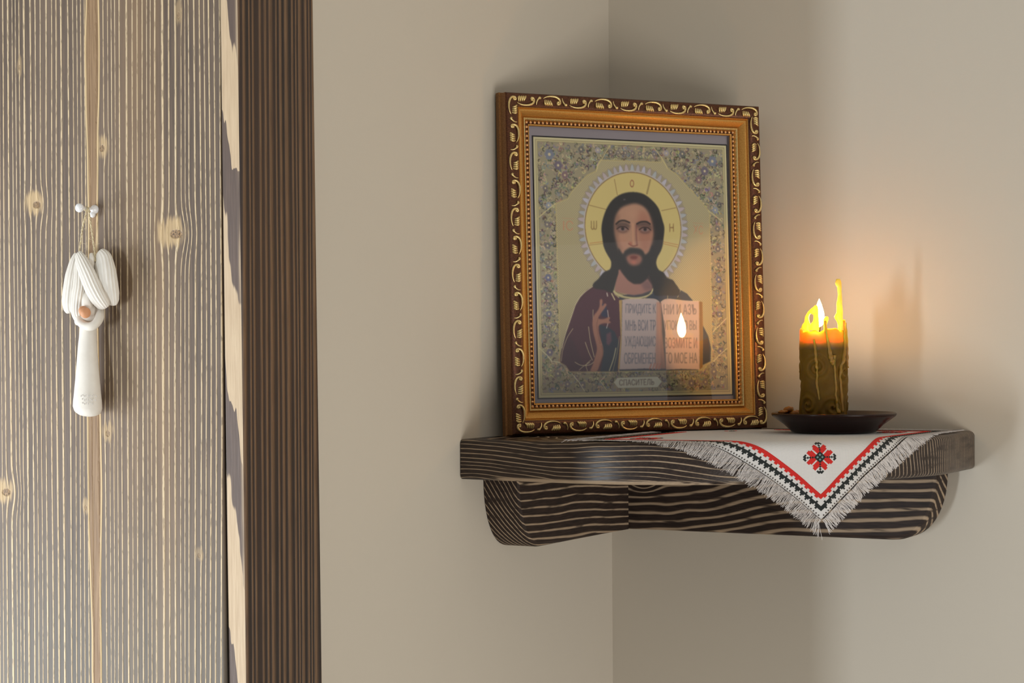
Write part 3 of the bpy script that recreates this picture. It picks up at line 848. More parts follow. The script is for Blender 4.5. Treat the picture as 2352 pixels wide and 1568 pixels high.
# blessing hand and arm
arm = [(795, 932), (815, 880), (838, 800), (850, 745), (838, 680), (818, 600), (812, 520), (824, 465), (855, 425), (872, 385), (874, 335), (892, 325), (898, 345), (894, 385), (916, 362), (932, 372), (915, 405), (885, 445), (862, 488), (905, 494), (950, 478), (962, 486), (950, 505), (968, 520), (950, 532), (910, 530), (868, 548), (866, 600), (880, 660), (900, 720), (905, 780), (888, 840), (870, 890), (850, 932)]
poly(P2I(c2(arm)), SK2, 2, smooth=3); stroke(catmull(P2I(c2([(860, 490), (850, 540), (858, 620), (878, 700)])), 4), 3, (118, 76, 62), .6); fold([(890, 720), (900, 790), (870, 880)], 6, (130, 86, 70), .5)
# neck
poly(P2I(c3([(380, 1120), (880, 1120), (900, 1420), (860, 1500), (340, 1480), (360, 1250)])), (62, 50, 48), 2)
poly(P2I(c3([(370, 1150), (430, 1240), (520, 1350), (600, 1400), (700, 1400), (800, 1330), (860, 1420), (870, 1490), (720, 1550), (600, 1568), (450, 1545), (330, 1510), (330, 1400)])), (156, 114, 100), 3)
poly(P2I(c3([(700, 1400), (800, 1330), (870, 1420), (870, 1490), (760, 1500)])), (110, 84, 84), 8, .7)
stroke(catmull(P2I(c2([(985, 250), (1030, 290), (1110, 312), (1200, 316), (1290, 290), (1325, 240)])), 6), 8, (188, 178, 128)); stroke(catmull(P2I(c2([(1010, 262), (1110, 300), (1200, 304), (1300, 268)])), 6), 2, (112, 92, 60)); stroke(catmull(P2I(c2([(1000, 290), (1110, 325), (1230, 326), (1320, 275)])), 6), 3, (150, 134, 90))
# hair
hair = [(590, 80), (480, 92), (380, 130), (290, 200), (230, 285), (190, 370), (160, 460), (140, 560), (138, 650), (150, 740), (165, 850), (200, 940), (240, 1010), (275, 1075), (276, 1150), (250, 1200), (180, 1228), (130, 1280), (90, 1335), (30, 1385), (10, 1440), (60, 1475), (180, 1490), (290, 1530), (330, 1420), (380, 1250), (420, 1180), (760, 1180), (830, 1300), (880, 1440), (900, 1568), (1050, 1568), (1254, 1568), (1254, 1480), (1200, 1400), (1160, 1345), (1075, 1312), (1035, 1242), (965, 1205), (930, 1140), (925, 1075), (950, 1000), (990, 930), (1018, 840), (1030, 740), (1040, 650), (1038, 570), (1018, 500), (995, 420), (965, 330), (920, 260), (860, 195), (780, 130), (700, 95)]
poly(P2I(c3(hair)), HR_, 1.5, smooth=2)
face = [(590, 246), (500, 270), (410, 312), (352, 400), (326, 500), (322, 600), (330, 700), (352, 790), (376, 890), (420, 980), (480, 1030), (520, 1130), (600, 1160), (700, 1130), (760, 1010), (820, 950), (860, 820), (882, 700), (874, 600), (852, 480), (806, 360), (740, 285), (660, 250)]
poly(P2I(c3(face)), SK, 6, smooth=2)
poly(P2I(c3([(640, 330), (800, 380), (860, 520), (880, 700), (850, 860), (800, 950), (700, 940), (660, 700), (640, 540)])), (158, 104, 84), 14, .6)
poly(P2I(c3([(350, 400), (330, 500), (326, 650), (350, 820), (420, 980), (440, 900), (385, 760), (372, 560), (400, 400)])), (120, 88, 72), 9, .55)
poly(P2I(c3([(470, 330), (600, 300), (700, 340), (680, 450), (600, 480), (490, 440)])), (182, 140, 112), 16, .6)
poly(P2I(c3([(385, 700), (500, 720), (530, 860), (450, 930), (400, 860)])), (176, 126, 102), 12, .5)
for pts in ([(335, 560), (400, 505), (500, 515), (552, 560), (540, 600), (440, 570), (370, 600)], [(638, 590), (640, 535), (720, 508), (800, 515), (850, 560), (860, 620), (800, 575), (700, 575)]):
    poly(P2I(c3(pts)), (74, 62, 58), 6, .75)
stroke(catmull(P2I(c3([(348, 540), (400, 498), (470, 492), (540, 520)])), 5), 8, (42, 36, 34), .9, 4); stroke(catmull(P2I(c3([(645, 540), (700, 512), (780, 508), (835, 540)])), 5), 8, (42, 34, 34), .9, 4)
for (ex, ey) in ((440, 612), (762, 622)):
    poly(P2I(c3([(ex - 100, ey - 20), (ex - 30, ey - 60), (ex + 60, ey - 55), (ex + 100, ey), (ex + 50, ey + 50), (ex - 50, ey + 48)])), (92, 68, 62), 7, .6, 3)
    poly(P2I(c3([(ex - 60, ey + 4), (ex - 24, ey - 16), (ex + 34, ey - 14), (ex + 60, ey + 8), (ex + 24, ey + 24), (ex - 24, ey + 24)])), (140, 120, 114), 2, .8, 3)
    poly(P2I(c3([(ex + 24 * math.cos(t) + 2, ey - 4 + 24 * math.sin(t)) for t in np.linspace(0, 2 * pi, 14, endpoint=False)])), (40, 30, 32), 2, .95)
    stroke(catmull(P2I(c3([(ex - 82, ey), (ex - 30, ey - 32), (ex + 40, ey - 28), (ex + 84, ey + 6)])), 5), 4.5, (40, 30, 30), .9, 3)
    stroke(catmull(P2I(c3([(ex - 60, ey + 32), (ex, ey + 52), (ex + 60, ey + 36)])), 5), 4, (110, 78, 70), .6, 5)
stroke(catmull(P2I(c3([(640, 560), (636, 650), (640, 760), (650, 840)])), 5), 9, (118, 72, 66), .6, 7); stroke(catmull(P2I(c3([(588, 540), (590, 700), (598, 820)])), 5), 9, (190, 144, 112), .7, 8)
stroke(catmull(P2I(c3([(528, 822), (560, 845), (600, 858), (650, 846)])), 5), 6, (120, 66, 52), .8, 4); poly(P2I(c3([(535, 800), (575, 800), (580, 840), (540, 842)])), (160, 84, 62), 4, .7)
bd = [(378, 880), (440, 975), (470, 930), (520, 895), (560, 880), (620, 885), (690, 895), (740, 935), (770, 985), (830, 930), (866, 840), (900, 900), (880, 1080), (840, 1230), (780, 1330), (720, 1385), (640, 1400), (560, 1370), (470, 1280), (415, 1170), (380, 1020)]
poly(P2I(c3(bd)), (42, 41, 41), 4, .96, 2)
poly(P2I(c3([(495, 1010), (560, 975), (640, 975), (705, 1000), (720, 1060), (680, 1120), (600, 1140), (535, 1115), (500, 1060)])), (160, 108, 90), 6, .9, 2)
poly(P2I(c3([(545, 1010), (600, 995), (660, 1010), (640, 1040), (600, 1048), (560, 1038)])), (104, 50, 46), 4, .9, 2); poly(P2I(c3([(560, 1080), (600, 1070), (640, 1080), (620, 1110), (585, 1110)])), (186, 110, 92), 5, .7, 2)
poly(P2I(c3([(445, 185), (475, 178), (490, 190), (460, 200)])), (110, 106, 104), 2, .8)
# book
poly(P2I(c2([(1036, 335), (1062, 330), (1058, 700), (1040, 918), (1028, 912), (1050, 640)])), (178, 150, 92), 1)
poly(P2I(c2([(1064, 335), (1120, 325), (1290, 322), (1345, 328), (1375, 348), (1385, 600), (1388, 915), (1250, 912), (1040, 922), (1058, 700)])), (186, 170, 162), 1)
poly(P2I(c2([(1390, 350), (1420, 330), (1470, 325), (1600, 340), (1712, 344), (1716, 620), (1716, 920), (1560, 915), (1432, 922), (1425, 600)])), (192, 168, 154), 1)
poly(P2I(c2([(1352, 350), (1378, 350), (1395, 360), (1400, 600), (1432, 915), (1340, 915), (1350, 600)])), (176, 132, 112), 3, .85)
poly(P2I(c2([(1712, 344), (1740, 350), (1746, 600), (1742, 900), (1718, 920)])), (140, 104, 58), 1); stroke(P2I(c2([(1726, 350), (1730, 900)])), 2, (80, 56, 40), .8)
for pts in ([(1064, 335), (1120, 325), (1290, 322), (1345, 328), (1375, 348)], [(1390, 350), (1420, 330), (1470, 325), (1600, 340), (1712, 344)]): stroke(catmull(P2I(c2(pts)), 4), 3, (216, 186, 160), .9)
TX = (108, 104, 112)
glyphs('ПРIИДИТЕ К', qd(c2, 1092, 366, 1346, 462), TX, .8, 1.2, .01); glyphs('МНѢ ВСИ ТР', qd(c2, 1090, 500, 1344, 592), TX, .8, 1.2, .01)
glyphs('УЖДАЮЩIИС', qd(c2, 1086, 638, 1344, 742), TX, .8, 1.2, .01); glyphs('ОБРЕМЕНЕН', qd(c2, 1080, 778, 1342, 872), TX, .8, 1.2, .01)
TX = (116, 98, 94)
glyphs('НIИ И АЗЪ', qd(c2, 1412, 368, 1688, 456), TX, .75, 1.2, .01); glyphs('УПОКОЮ ВЫ', qd(c2, 1414, 504, 1690, 586), TX, .75, 1.2, .01)
glyphs('ВОЗМИТЕ И', qd(c2, 1420, 650, 1694, 740), TX, .8, 1.2, .01); glyphs('ГО МОЕ НА', qd(c2, 1424, 776, 1696, 868), TX, .8, 1.2, .01)
for k, x in enumerate((1305, 1332, 1358, 1384)): stroke(P2I(c2([(x - 12, 918), (x + 4, 868 + 6 * (k == 0))])), 6, (176, 120, 102), .9, 2)
stroke(P2I(c2([(1040, 922), (1300, 918)])), 3, (60, 48, 52), .8)
# name plate
cart = P2I(c2([(990, 1028), (1022, 988), (1200, 982), (1362, 978), (1400, 1022), (1362, 1070), (1030, 1078)]))
poly(cart, (206, 202, 178)); stroke(np.vstack([cart, cart[:1]]), 2, (120, 110, 88), .8)
glyphs('СПАСИТЕЛЬ', qd(c2, 1038, 1004, 1332, 1056, -6), (96, 88, 76), .85, 1, .012)

img = np.clip(img.reshape(TH_, SS, TW, SS, 3).mean((1, 3)) * np.array([1.27, 1.26, 1.30]), 0, 252)
img = img * .5 + blur(img, 1) * .5
def print_mesh():
    nx, ny = TW, TH_
    xs = np.linspace(PX0, PX1, nx + 1); ys = np.linspace(PY1, PY0, ny + 1)
    vv = np.empty((ny + 1, nx + 1, 3)); vv[..., 0] = xs[None]; vv[..., 1] = ys[:, None]; vv[..., 2] = ZP
    me = bpy.data.meshes.new('print'); nv = (nx + 1) * (ny + 1); nf = nx * ny
    me.vertices.add(nv); me.vertices.foreach_set('co', vv.ravel())
    j, i = np.meshgrid(np.arange(ny), np.arange(nx), indexing='ij'); a = (j * (nx + 1) + i)
    q = np.stack([a, a + nx + 1, a + nx + 2, a + 1], -1).reshape(-1, 4)
    me.loops.add(nf * 4); me.loops.foreach_set('vertex_index', q.ravel().astype(np.int32))
    me.polygons.add(nf); me.polygons.foreach_set('loop_start', (np.arange(nf) * 4).astype(np.int32)); me.update(calc_edges=True)
    at = me.color_attributes.new('ink', 'FLOAT_COLOR', 'POINT')
    pad = np.pad(img, ((0, 1), (0, 1), (0, 0)), mode='edge')
    lin = np.where(pad <= 10.3, pad / 255 / 12.92, ((pad / 255 + .055) / 1.055) ** 2.4)
    at.data.foreach_set('color', np.concatenate([lin, np.ones(lin.shape[:2] + (1,))], -1).ravel())
    g = G('icon_print'); n = g.nd('ShaderNodeAttribute'); n.attribute_name = 'ink'
    g.set('Base Color', V(g, n.outputs['Color'])); g.set('Roughness', .45)
    me.materials.append(g.m)
    o = bpy.data.objects.new('icon_print', me); COL.objects.link(o); o.parent = icon
    o['label'] = 'printed icon of a bearded person with halo holding an open book'
    return o
print_mesh()
#@ENDART@
g = G('picture_glass'); g.set('Base Color', (1, 1, 1, 1)); g.set('Roughness', .0); g.set('Transmission Weight', 1.); g.set('IOR', 1.5)
# thin pane: let light through to the print without caustics, keep the mirror reflection
tr = g.nd('ShaderNodeBsdfTransparent'); gl = g.nd('ShaderNodeBsdfGlossy'); gl.inputs['Roughness'].default_value = .012
fr_ = g.nd('ShaderNodeFresnel'); fr_.inputs[0].default_value = 1.62; mx_ = g.nd('ShaderNodeMixShader')
g.t.links.new(fr_.outputs[0], mx_.inputs[0]); g.t.links.new(tr.outputs[0], mx_.inputs[1]); g.t.links.new(gl.outputs[0], mx_.inputs[2]); g.t.links.new(mx_.outputs[0], g.out.inputs[0])
mk('glass_pane', [(.0285, .0285, -.0128), (FW - .0285, .0285, -.0128), (FW - .0285, FH - .0285, -.0128), (.0285, FH - .0285, -.0128)], [(0, 1, 2, 3)], g.m, icon)

# ------------------------------------------------------------------ plate and candle
CC = np.array([.2690, -.1075])                # candle axis
PC = np.array([.2765, -.1010])                # plate axis
ZB = TC + .0014
g = G('brown_glaze'); n = g.noise(g.coord(), 60., 3.)
g.set('Base Color', g.mix(n, (30, 14, 12), (44, 22, 17))); g.set('Roughness', .24); g.set('Specular IOR Level', .28); g.bump(n, .05, .001)
plate = thing('candle_plate', 'shallow dark brown glazed plate on the cloth under the candle', 'plate', (PC[0], PC[1], ZB))
prof = [(.0372, 0), (.0385, .0003), (.0400, .0016), (.0460, .0072), (.0530, .0122), (.0566, .0148), (.0576, .0162), (.0575, .0176), (.0566, .0182), (.0556, .0176), (.0520, .0150), (.0450, .0100), (.0390, .0062), (.0340, .0048)]
mk('dish', *lathe(prof, (0, 0, 0), 96), g.m, plate, smooth=True, sharp=50)
def wax(name, c1_, c2_, rad, sc_, rough=.42):
    g = G(name); n = g.noise(g.coord(), 110., 3.)
    g.set('Base Color', g.mix(n, c1_, c2_)); g.set('Roughness', rough)
    g.set('Subsurface Weight', 1.); g.set('Subsurface Radius', rad); g.set('Subsurface Scale', sc_); g.bump(n, .2, .0008)
    return g.m
M_wax = wax('beeswax', (250, 214, 96), (244, 196, 70), (1., .72, .16), .009)
M_crumb = wax('amber_wax', (176, 116, 34), (140, 86, 24), (1., .5, .12), .004)
M_olive = wax('olive_wax', (116, 86, 22), (84, 58, 14), (1., .5, .12), .003, .55)
M_olive.node_tree.nodes['Principled BSDF'].inputs['Specular IOR Level'].default_value = .12
def glow_wax(name, low):
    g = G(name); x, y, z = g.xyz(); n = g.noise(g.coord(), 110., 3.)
    t = (z + n * .003).sm(HT - .0175 + .001, HT - .003)  # flame glow put into the wax colour, brighter towards the rim
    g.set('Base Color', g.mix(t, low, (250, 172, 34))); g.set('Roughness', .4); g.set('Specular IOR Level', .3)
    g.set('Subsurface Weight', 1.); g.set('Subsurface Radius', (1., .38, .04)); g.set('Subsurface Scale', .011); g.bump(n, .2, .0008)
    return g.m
ZC = ZB + .0052
candle = thing('pillar_candle', 'lit olive beeswax pillar candle with swirl relief and melted rim on the brown plate', 'candle', (CC[0], CC[1], ZC))
RC = .0213; KP = 2469.
def ZY(y): return CAM[2] + (784 - y) / KP
HT = ZY(750) - ZC                             # rim height
rh = np.array([CR[0], CR[1]]); rh = rh / np.linalg.norm(rh); fh = np.array([CF[0], CF[1]]); fh /= np.linalg.norm(fh)
CENTRES = [(-.9, .020, .010), (.25, .018, .012), (-.45, .055, .010), (.9, .052, .012), (2.2, .03, .011), (-2., .05, .012), (3.1, .06, .01), (1.6, .02, .01)]
def rim(th): return HT + .0012 * math.sin(3 * th + .6) + .0009 * math.sin(7 * th) + .0006 * math.sin(13 * th + 2)
def surf_r(th, z):
    r = RC + .0009 * (z / HT < .9) * (1 - z / HT) * .8
    r += .0005 * math.sin(th * 3 + z * 80) + .0004 * math.sin(th * 5 - z * 140)
    for (tc, zc, s) in CENTRES:
        d = (th - tc + pi) % (2 * pi) - pi; u = d * RC; w = z - zc; q = math.hypot(u, w)
        if q < s * 1.6:
            a = math.atan2(w, u); r += .0016 * math.cos(q / s * 2 * pi * 1.6 - a) * math.exp(-(q / s) ** 2 * 1.2)
    return r
# th = 0 faces the camera, positive to the right
def cyl(th, z, r): 
    q = -fh * math.cos(th) * r + rh * math.sin(th) * r; return (q[0], q[1], z)
M_rimwax = glow_wax('melted_wax_glow', (98, 66, 16)); M_drip = glow_wax('drip_wax_glow', (134, 102, 34))
nth, nz_ = 220, 100; RIMH = .0175
def ringset(rows, cap0=True, cap1=True):
    V_ = []
    for row in rows: V_ += [cyl(2 * pi * i / nth, *row(2 * pi * i / nth)) for i in range(nth)]
    F_ = []; R = len(rows)
    for j in range(R - 1):
        for i in range(nth):
            a = j * nth + i; b = j * nth + (i + 1) % nth; F_.append((a, b, b + nth, a + nth))
    if cap0: F_.append(tuple(range(nth))[::-1])
    if cap1: F_.append(tuple((R - 1) * nth + i for i in range(nth)))
    return V_, F_
ZS = HT - RIMH
rows = [(lambda th, z=ZS * j / nz_: (z, surf_r(th, z))) for j in range(nz_ + 1)] + [lambda th: (ZS + .0006, RC - .0016), lambda th: (ZS + .0012, .003)]
mk('wax_body', *ringset(rows), M_olive, candle, smooth=True, sharp=60)
rows = [lambda th: (ZS + .0014, .003), lambda th: (ZS + .0004, RC - .0018)]
rows += [(lambda th, t=t: (ZS - .0002 + (rim(th) - ZS + .0002) * t, surf_r(th, ZS + (rim(th) - ZS) * t) + .0003 * (1 - t) - (.0005 if t > .97 else 0))) for t in np.linspace(0, 1, 22)]
rows += [(lambda th, r_=r_, d_=d_: (rim(th) - d_, r_)) for r_, d_ in ((.0203, .0001), (.0197, .0008), (.0192, .003), (.0182, .0065), (.0164, .010))]
rows += [(lambda th, r_=r_, z_=z_: (HT - z_, r_)) for r_, z_ in ((.0138, .0130), (.0110, .0138), (.0080, .0139), (.0030, .0139))]
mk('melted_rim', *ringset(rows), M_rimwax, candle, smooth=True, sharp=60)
def px_th(u): return math.asin(max(-.98, min(.98, u / RC)))
def sheet(name, rows, inner=.0014, outer=0., back=False):
    """rows: (photo y, left x, right x) in the 9.8x detail view; a curved wax wall on the rim"""
    V_, F_ = [], []; ns = 6
    rows = sorted(rows, reverse=True)
    for (yy, xl, xr) in rows:
        z = ZY(630 + yy / 9.8) - ZC; ul = (1820 + xl / 9.8 - 1893) / KP; ur = (1820 + xr / 9.8 - 1893) / KP
        for k in range(ns + 1):
            t = k / ns; u = ul + (ur - ul) * t; th = px_th(u); hb = 1 - (2 * t - 1) ** 2
            if back: th = pi - th
            th_ = .0004 + (inner) * math.sqrt(max(hb, .0)) ; ro = RC - .0012
            sc = u / max(1e-6, (math.sin(th) * ro)) if abs(u) > 1e-4 else 1
            V_.append(cyl(th, z, ro + th_ * .5)); 
        for k in range(ns, -1, -1):
            t = k / ns; u = ul + (ur - ul) * t; th = px_th(u); hb = 1 - (2 * t - 1) ** 2
            if back: th = pi - th
            th_ = .0004 + (inner) * math.sqrt(max(hb, .0)); V_.append(cyl(th, z, RC - .0012 - th_ * .5))
    n = 2 * (ns + 1); R = len(rows)
    for j in range(R - 1):
        for k in range(n): F_.append((j * n + k, j * n + (k + 1) % n, (j + 1) * n + (k + 1) % n, (j + 1) * n + k))
    F_.append(tuple(range(n))[::-1]); F_.append(tuple((R - 1) * n + k for k in range(n)))
    return V_, F_
def dens(rows, n=4):
    r = np.array(sorted(rows), float); yy = np.linspace(r[0, 0], r[-1, 0], (len(r) - 1) * n + 1)
    return [(a, np.interp(a, r[:, 0], r[:, 1]), np.interp(a, r[:, 0], r[:, 2])) for a in yy]
mk('wax_spike', *sheet('s', dens([(1180, 1020, 1130), (1100, 1000, 1130), (1040, 1000, 1130), (1000, 985, 1130), (950, 950, 1130), (900, 910, 1132), (870, 905, 1132), (840, 930, 1130), (790, 962, 1128), (700, 968, 1122), (600, 965, 1106), (500, 1000, 1100), (400, 1025, 1086), (300, 1012, 1080), (220, 1000, 1086), (170, 950, 1092), (120, 935, 1092), (70, 955, 1070), (35, 985, 1035)]), .0034), M_wax, candle, smooth=True)
mk('wax_flake', *sheet('s', dens([(1200, 1120, 1212), (1100, 1125, 1216), (980, 1128, 1216), (940, 1135, 1190)]), .002), M_wax, candle, smooth=True)
mk('wax_loop', *join(sheet('a', dens([(1180, 170, 340), (1100, 170, 345), (1040, 215, 350), (990, 245, 338), (940, 255, 324), (880, 262, 322), (830, 282, 334), (800, 295, 365)]), .0026),
                     sheet('b', dens([(1180, 340, 545), (1100, 345, 545), (1040, 360, 545), (990, 405, 545), (940, 426, 540), (880, 432, 535), (830, 424, 532), (800, 365, 530)]), .0026),
                     sheet('c', dens([(800, 295, 530), (760, 315, 530), (710, 360, 528), (670, 405, 524), (640, 440, 515), (618, 458, 500)]), .0026)), M_wax, candle, smooth=True)
mk('wax_nub', *sheet('s', dens([(1250, 650, 705), (1100, 648, 710), (1040, 648, 722), (980, 640, 745), (930, 645, 766), (900, 665, 762), (870, 695, 745)]), .0024), M_wax, candle, smooth=True)
def drip(pts, rad):
    """pts in the 4.61x view of the candle side: (x, y)"""
    P_ = []
    for (x_, y_) in catmull(pts, 6):
        u = (1800 + x_ / 4.61 - 1893) / KP; z = ZY(620 + y_ / 4.61) - ZC; th = px_th(u); P_.append(cyl(th, z, surf_r(th, z) + .0002))
    n = len(P_); rr = np.interp(np.linspace(0, 1, n), np.linspace(0, 1, len(rad)), rad)
    return tube(P_, np.array(rr) * (1.12 + .16 * np.sin(np.arange(n) * 1.7)), 9)
for pts, rad in (([(412, 500), (425, 640), (445, 760), (465, 860), (488, 930), (500, 965)], [.0010, .0011, .0013, .0020, .0024, .0012]),
                 ([(505, 860), (508, 960), (512, 1080), (522, 1180), (520, 1300), (535, 1380), (535, 1470)], [.0016, .0010, .0008, .0011, .0009, .0013, .0016]),
                 ([(622, 500), (628, 620), (622, 760), (600, 900), (578, 990), (572, 1100), (585, 1250), (592, 1460)], [.0014, .0014, .0015, .0017, .0015, .0011, .0013, .0015]),
                 ([(296, 690), (312, 800), (322, 920), (330, 1040), (326, 1160), (340, 1240), (350, 1330)], [.0009, .0012, .0013, .0008, .0012, .0010, .0007]),
                 ([(655, 520), (660, 640), (662, 800), (668, 930), (672, 1000)], [.0010, .0012, .0012, .0015, .0016])):
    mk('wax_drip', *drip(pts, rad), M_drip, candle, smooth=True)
# wick and flame
wk = cyl(math.radians(-60), HT - .008, .0045)
FXY = (cyl(0, 0, .004)[0] + rh[0] * (-10 / KP), cyl(0, 0, .004)[1] + rh[1] * (-10 / KP))
mk('wick', *tube(catmull([(FXY[0] + .0003, FXY[1], HT - .0137), (FXY[0], FXY[1], HT - .003), (FXY[0] + .0006, FXY[1] + .0003, HT + .0035)], 5), .0007, 8), simple('charred_wick', (20, 14, 12), .9), candle, smooth=True)
z0, z1 = ZY(742) - ZC, ZY(678) - ZC
fp = [(.0002, 0), (.0024, .05), (.0040, .16), (.0046, .30), (.0045, .42), (.0039, .56), (.0029, .70), (.0017, .84), (.0007, .94), (.0001, 1.)]
fp = catmull(fp, 3)
g = G('flame'); em = g.nd('ShaderNodeEmission'); em.inputs[0].default_value = (1., .54, .17, 1); em.inputs[1].default_value = 172.
g.t.links.new(em.outputs[0], g.out.inputs[0])
mk('flame', *lathe([(max(r, 1e-4), z0 + (z1 - z0) * t) for r, t in fp], (FXY[0], FXY[1], 0), 24), g.m, candle, smooth=True)
# wax crumbs lying in the plate
for k, (ux, dp, r_) in enumerate(((1836, .040, .0046), (1824, .042, .0050), (1803, .030, .0032), (1812, .036, .0026), (1846, .046, .0030))):
    u = (ux - 1912) / KP; p = PC + rh * u + fh * dp
    rr_ = float(np.linalg.norm(p - PC)); zz = ZB + np.interp(rr_, [.034, .039, .045, .052, .0556], [.0052, .0066, .0104, .0154, .018])
    v, f = sphere((0, 0, 0), (r_, r_ * .8, r_ * .55), 12, 8)
    v = [np.array(q) * (1 + .18 * math.sin(q[0] * 1900 + k) * math.cos(q[1] * 1500)) for q in v]
    c = thing('wax_crumb', ('amber lump of wax in the plate touching the candle foot', 'largest amber wax crumb left of the candle', 'leftmost pale wax crumb near the plate rim', 'small wax crumb second from the plate rim', 'wax crumb tucked against the candle base')[k], 'wax crumb', (p[0], p[1], zz + r_ * .45), 'wax crumbs in the plate')
    mk('crumb', v, f, M_crumb, c, smooth=True)

# ------------------------------------------------------------------ hook and hanging ornament on the jamb board
M_porc = simple('white_porcelain', (238, 238, 240), .22, Coat_Weight=.4)
hp = on_y(219, 481, YJ)
hook = thing('wall_peg', 'white porcelain double-knob peg on the brushed pine board', 'hook', tuple(hp))
hz = lambda v: [np.array(q) for q in v]
def ypro(prof, c, seg=28):
    """lathe about -Y: prof (r, distance from board)"""
    v, f = lathe(prof, (0, 0, 0), seg); return [(q[0] + c[0], -q[2] + c[1], q[1] + c[2]) for q in v], f
mk('rosette', *ypro([(.0034, 0), (.0036, .0006), (.0034, .0018), (.0022, .0034), (.0015, .0046)], (0, 0, 0)), M_porc, hook, smooth=True)
mk('peg', *ypro([(.0012, .002), (.0010, .0070), (.0010, .0130), (.0013, .0152), (.0026, .0160), (.0033, .0172), (.0035, .0185), (.0031, .0199), (.0018, .0208), (.0004, .0211)], (0, 0, .0002)), M_porc, hook, smooth=True)
mk('lower_knob', *sphere((-.0004, -.0028, -.0040), (.0023, .0024, .0024), 18, 12), M_porc, hook, smooth=True)

M_clay = (lambda g: (g.set('Base Color', g.mix(g.noise(g.coord(), 160., 3.), (232, 226, 216), (218, 210, 198))), g.set('Roughness', .7), g.bump(g.noise(g.coord(), 700., 3.), .2, .0003), g.m)[-1])(G('white_clay'))
M_twine = (lambda g: (g.set('Base Color', g.mix(g.noise(g.coord(), 900., 2.), (226, 212, 178), (188, 170, 134))), g.set('Roughness', .9), g.m)[-1])(G('twine_fibre'))
def O(x, y, d): return on_y(x, y, YJ - d)
base = O(203, 735, .010)
orn = thing('hanging_ornament', 'white clay ornament with ribbed wing folds hanging on twine from the porcelain peg', 'ornament', tuple(base))
OB = tuple(base)
def opath(pts, n=6): return catmull([O(*p) for p in pts], n)
rad = lambda r, n: np.interp(np.linspace(0, 1, n), np.linspace(0, 1, len(r)), r) / 3045. * 1.16
# body: long drop-shaped skirt
bp = opath([(203, 738, .0105), (202, 770, .0105), (201, 800, .011), (201, 840, .012), (201, 880, .0125), (201, 910, .0125), (201, 932, .012), (201, 946, .011), (201, 953, .0105)], 6)
n = len(bp)
bw = np.interp(np.linspace(0, 1, n), np.array([738, 770, 800, 853, 885, 905, 925, 940, 950, 954]) / 216. - 738 / 216., np.array([20, 22, 25, 32.5, 36, 36.7, 33, 24, 10, 2]) * 1.03) / 3045
bd_ = np.interp(np.linspace(0, 1, n), [0, .6, .9, 1], [.75, .7, .72, .85])
mk('body', *tube(bp, bw, 36, flat=bd_, up=(0, 1, 0)), M_clay, orn, smooth=True, org=OB)
# stamped petals near the hem
def stamps():
    parts = []
    for k in range(34):
        x_ = 172 + (k % 12) * 4.4 + rng.uniform(-1, 1); y_ = 907 + (k // 12) * 9 + (2.5 if k % 2 else 0)
        if x_ > 222: continue
        e = (x_ - 200) / 37.; d = .0125 + math.sqrt(max(0, 1 - e * e)) * .0088
        c = O(x_ , y_, d) - np.array(OB)
        parts.append(sphere((0, 0, 0), (.0004, .0002, (.0004, .0008)[k % 2]), 8, 5))
        a = rng.uniform(-.9, .9); ca, sa = math.cos(a), math.sin(a)
        parts[-1] = ([(q[0] * ca + q[2] * sa + c[0], q[1] + c[1] , -q[0] * sa + q[2] * ca + c[2]) for q in parts[-1][0]], parts[-1][1])
    return join(*parts)
st = mk('stamped_petals', *stamps(), simple('stamped_clay', (184, 178, 172), .8), orn, smooth=True); st['kind'] = 'stuff'
# collar bowl with ball
col = opath([(182, 728, .0145), (186, 741, .0175), (197, 748, .0190), (209, 749, .0190), (221, 742, .0170), (229, 727, .0135), (229, 708, .0105)], 6)
mk('collar', *tube(col, rad([8, 8.5, 8.5, 9, 9, 9, 7], len(col)), 14), M_clay, orn, smooth=True, org=OB)
mk('bowl', *sphere(tuple(O(206, 722, .0125) - base), (.0078, .0060, .0082), 24, 14), M_clay, orn, smooth=True)
M_ball = simple('terracotta', (206, 146, 104), .55)
b_ = mk('ball', *join(sphere(tuple(O(196, 718, .0215) - base), (.0042, .0040, .0042), 22, 14), sphere(tuple(O(191, 713, .0200) - base), (.0036, .0034, .0036), 20, 12)), M_ball, orn, smooth=True); b_['label'] = 'terracotta brown ball'
mk('side_bead', *sphere(tuple(O(178, 737, .0150) - base), (.0024, .0024, .0034), 18, 12), M_clay, orn, smooth=True)
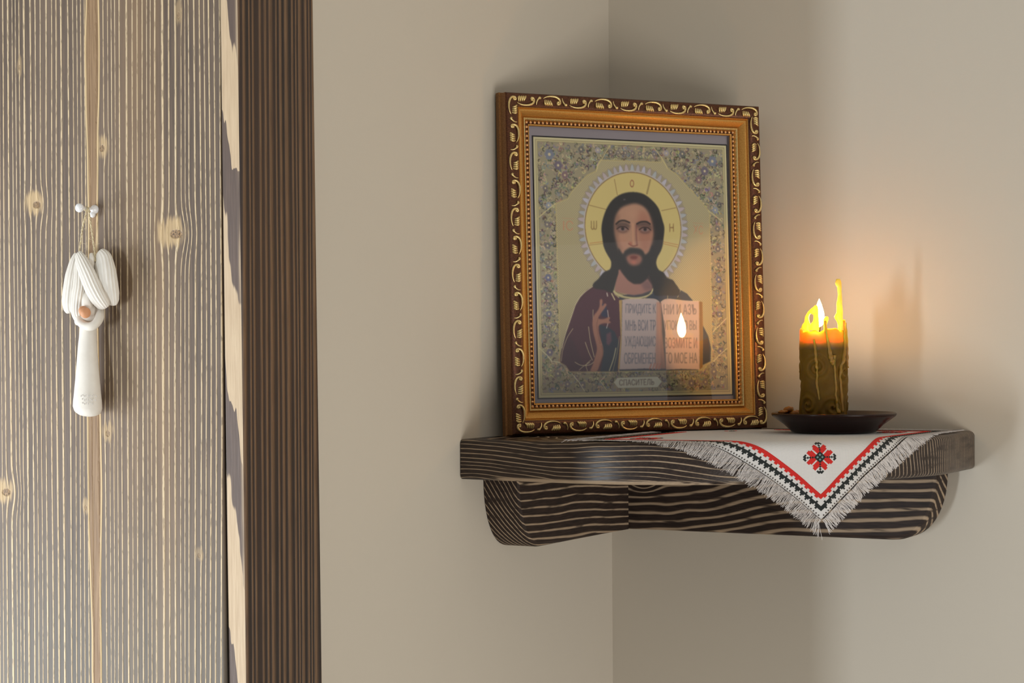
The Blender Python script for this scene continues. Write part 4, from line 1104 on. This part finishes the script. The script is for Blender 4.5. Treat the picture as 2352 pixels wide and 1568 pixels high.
# ribbed wings and the twisted band between them
def wing(name, pts, r, flat, ribs, amp, tw):
    p = opath(pts, 7); n = len(p)
    mk(name, *tube(p, rad(r, n), 72, flat=flat, up=(0, 1, 0), ribs=ribs, ribamp=amp, twist=tw), M_clay, orn, smooth=True, org=OB)
def W6(pts): return [(100 + x / 2.904, 440 + y / 2.904, d) for x, y, d in pts]
wing('wing', W6([(228, 412, .009), (212, 470, .0105), (196, 560, .012), (183, 660, .0125), (176, 735, .0120), (180, 785, .0100), (186, 800, .009)]), [7, 13, 17, 18, 18, 16, 9], .62, 15, .055, .03)
wing('wing', W6([(372, 412, .009), (398, 455, .0105), (412, 540, .0125), (422, 620, .0130), (436, 690, .0120), (450, 730, .0105), (458, 742, .009)]), [12, 21, 25, 26, 24, 19, 10], .50, 17, .045, -.13)
wing('twisted_fold', W6([(230, 414, .0140), (256, 470, .0165), (292, 550, .0185), (330, 640, .0190), (366, 710, .0185), (398, 755, .0160), (415, 772, .014)]), [8, 15, 18, 18.5, 17, 14, 8], .46, 15, .09, .02)
wing('twisted_fold', W6([(236, 455, .0135), (240, 560, .0150), (240, 630, .0160), (232, 680, .0165), (224, 750, .0165), (224, 810, .0160), (236, 862, .0150)]), [8, 13, 15, 15, 14, 13, 8], .5, 13, .11, -.02)
wing('inner_fold', W6([(320, 414, .0115), (322, 450, .0130), (326, 500, .0130), (330, 560, .0125)]), [4, 7, 6, 3], .9, 5, .06, 0.)
wing('inner_fold', W6([(280, 580, .0120), (284, 650, .0135), (288, 720, .0150), (292, 780, .0150)]), [6, 12, 14, 12], .6, 5, .03, 0.)
# twine
tw = []
for pts in ([(202, 477, .0125), (195, 500, .0135), (189, 525, .0130), (186, 550, .0120), (182, 583, .0115), (186, 598, .0125)], [(203, 477, .0125), (206, 500, .0130), (210, 525, .0125), (214, 552, .0115), (218, 585, .0115), (219, 600, .0130)]):
    p = opath(pts, 10); n = len(p); t = np.arange(n)
    for ph in (0, pi):
        q = p + np.stack([np.cos(t * .9 + ph), np.sin(t * .9 + ph), 0 * t], 1) * .00038
        tw.append(tube(q, .00045, 6))
tw.append(tube(catmull([hp + np.array([-.0001, -.0105, 0.]) + np.array([.0015 * math.cos(a), 0.0005 * math.sin(3 * a), .0015 * math.sin(a)]) for a in np.linspace(0, 2 * pi, 9)], 3), .0006, 6))
mk('twine_loop', *join(*tw), M_twine, orn, smooth=True, org=OB)
def fuzz():
    parts = []
    for k in range(26):
        t = rng.random(); side = k % 2
        a = np.array((202, 480)) * (1 - t) + np.array(((182, 590), (219, 590))[side]) * t
        d = rng.normal(0, 1, (2,)) * 5
        p = catmull([O(a[0], a[1], .0125), O(a[0] + d[0] + 2, a[1] + d[1], .0135), O(a[0] + d[0] * 1.6, a[1] + d[1] * 1.8 + 3, .0125), O(a[0] + d[0] * .6, a[1] + d[1] * 2.2 + 5, .013)], 4)
        parts.append(tube(p, .00006, 3))
    return join(*parts)
fz = mk('twine_fuzz', *fuzz(), M_twine, orn, org=OB); fz['kind'] = 'stuff'
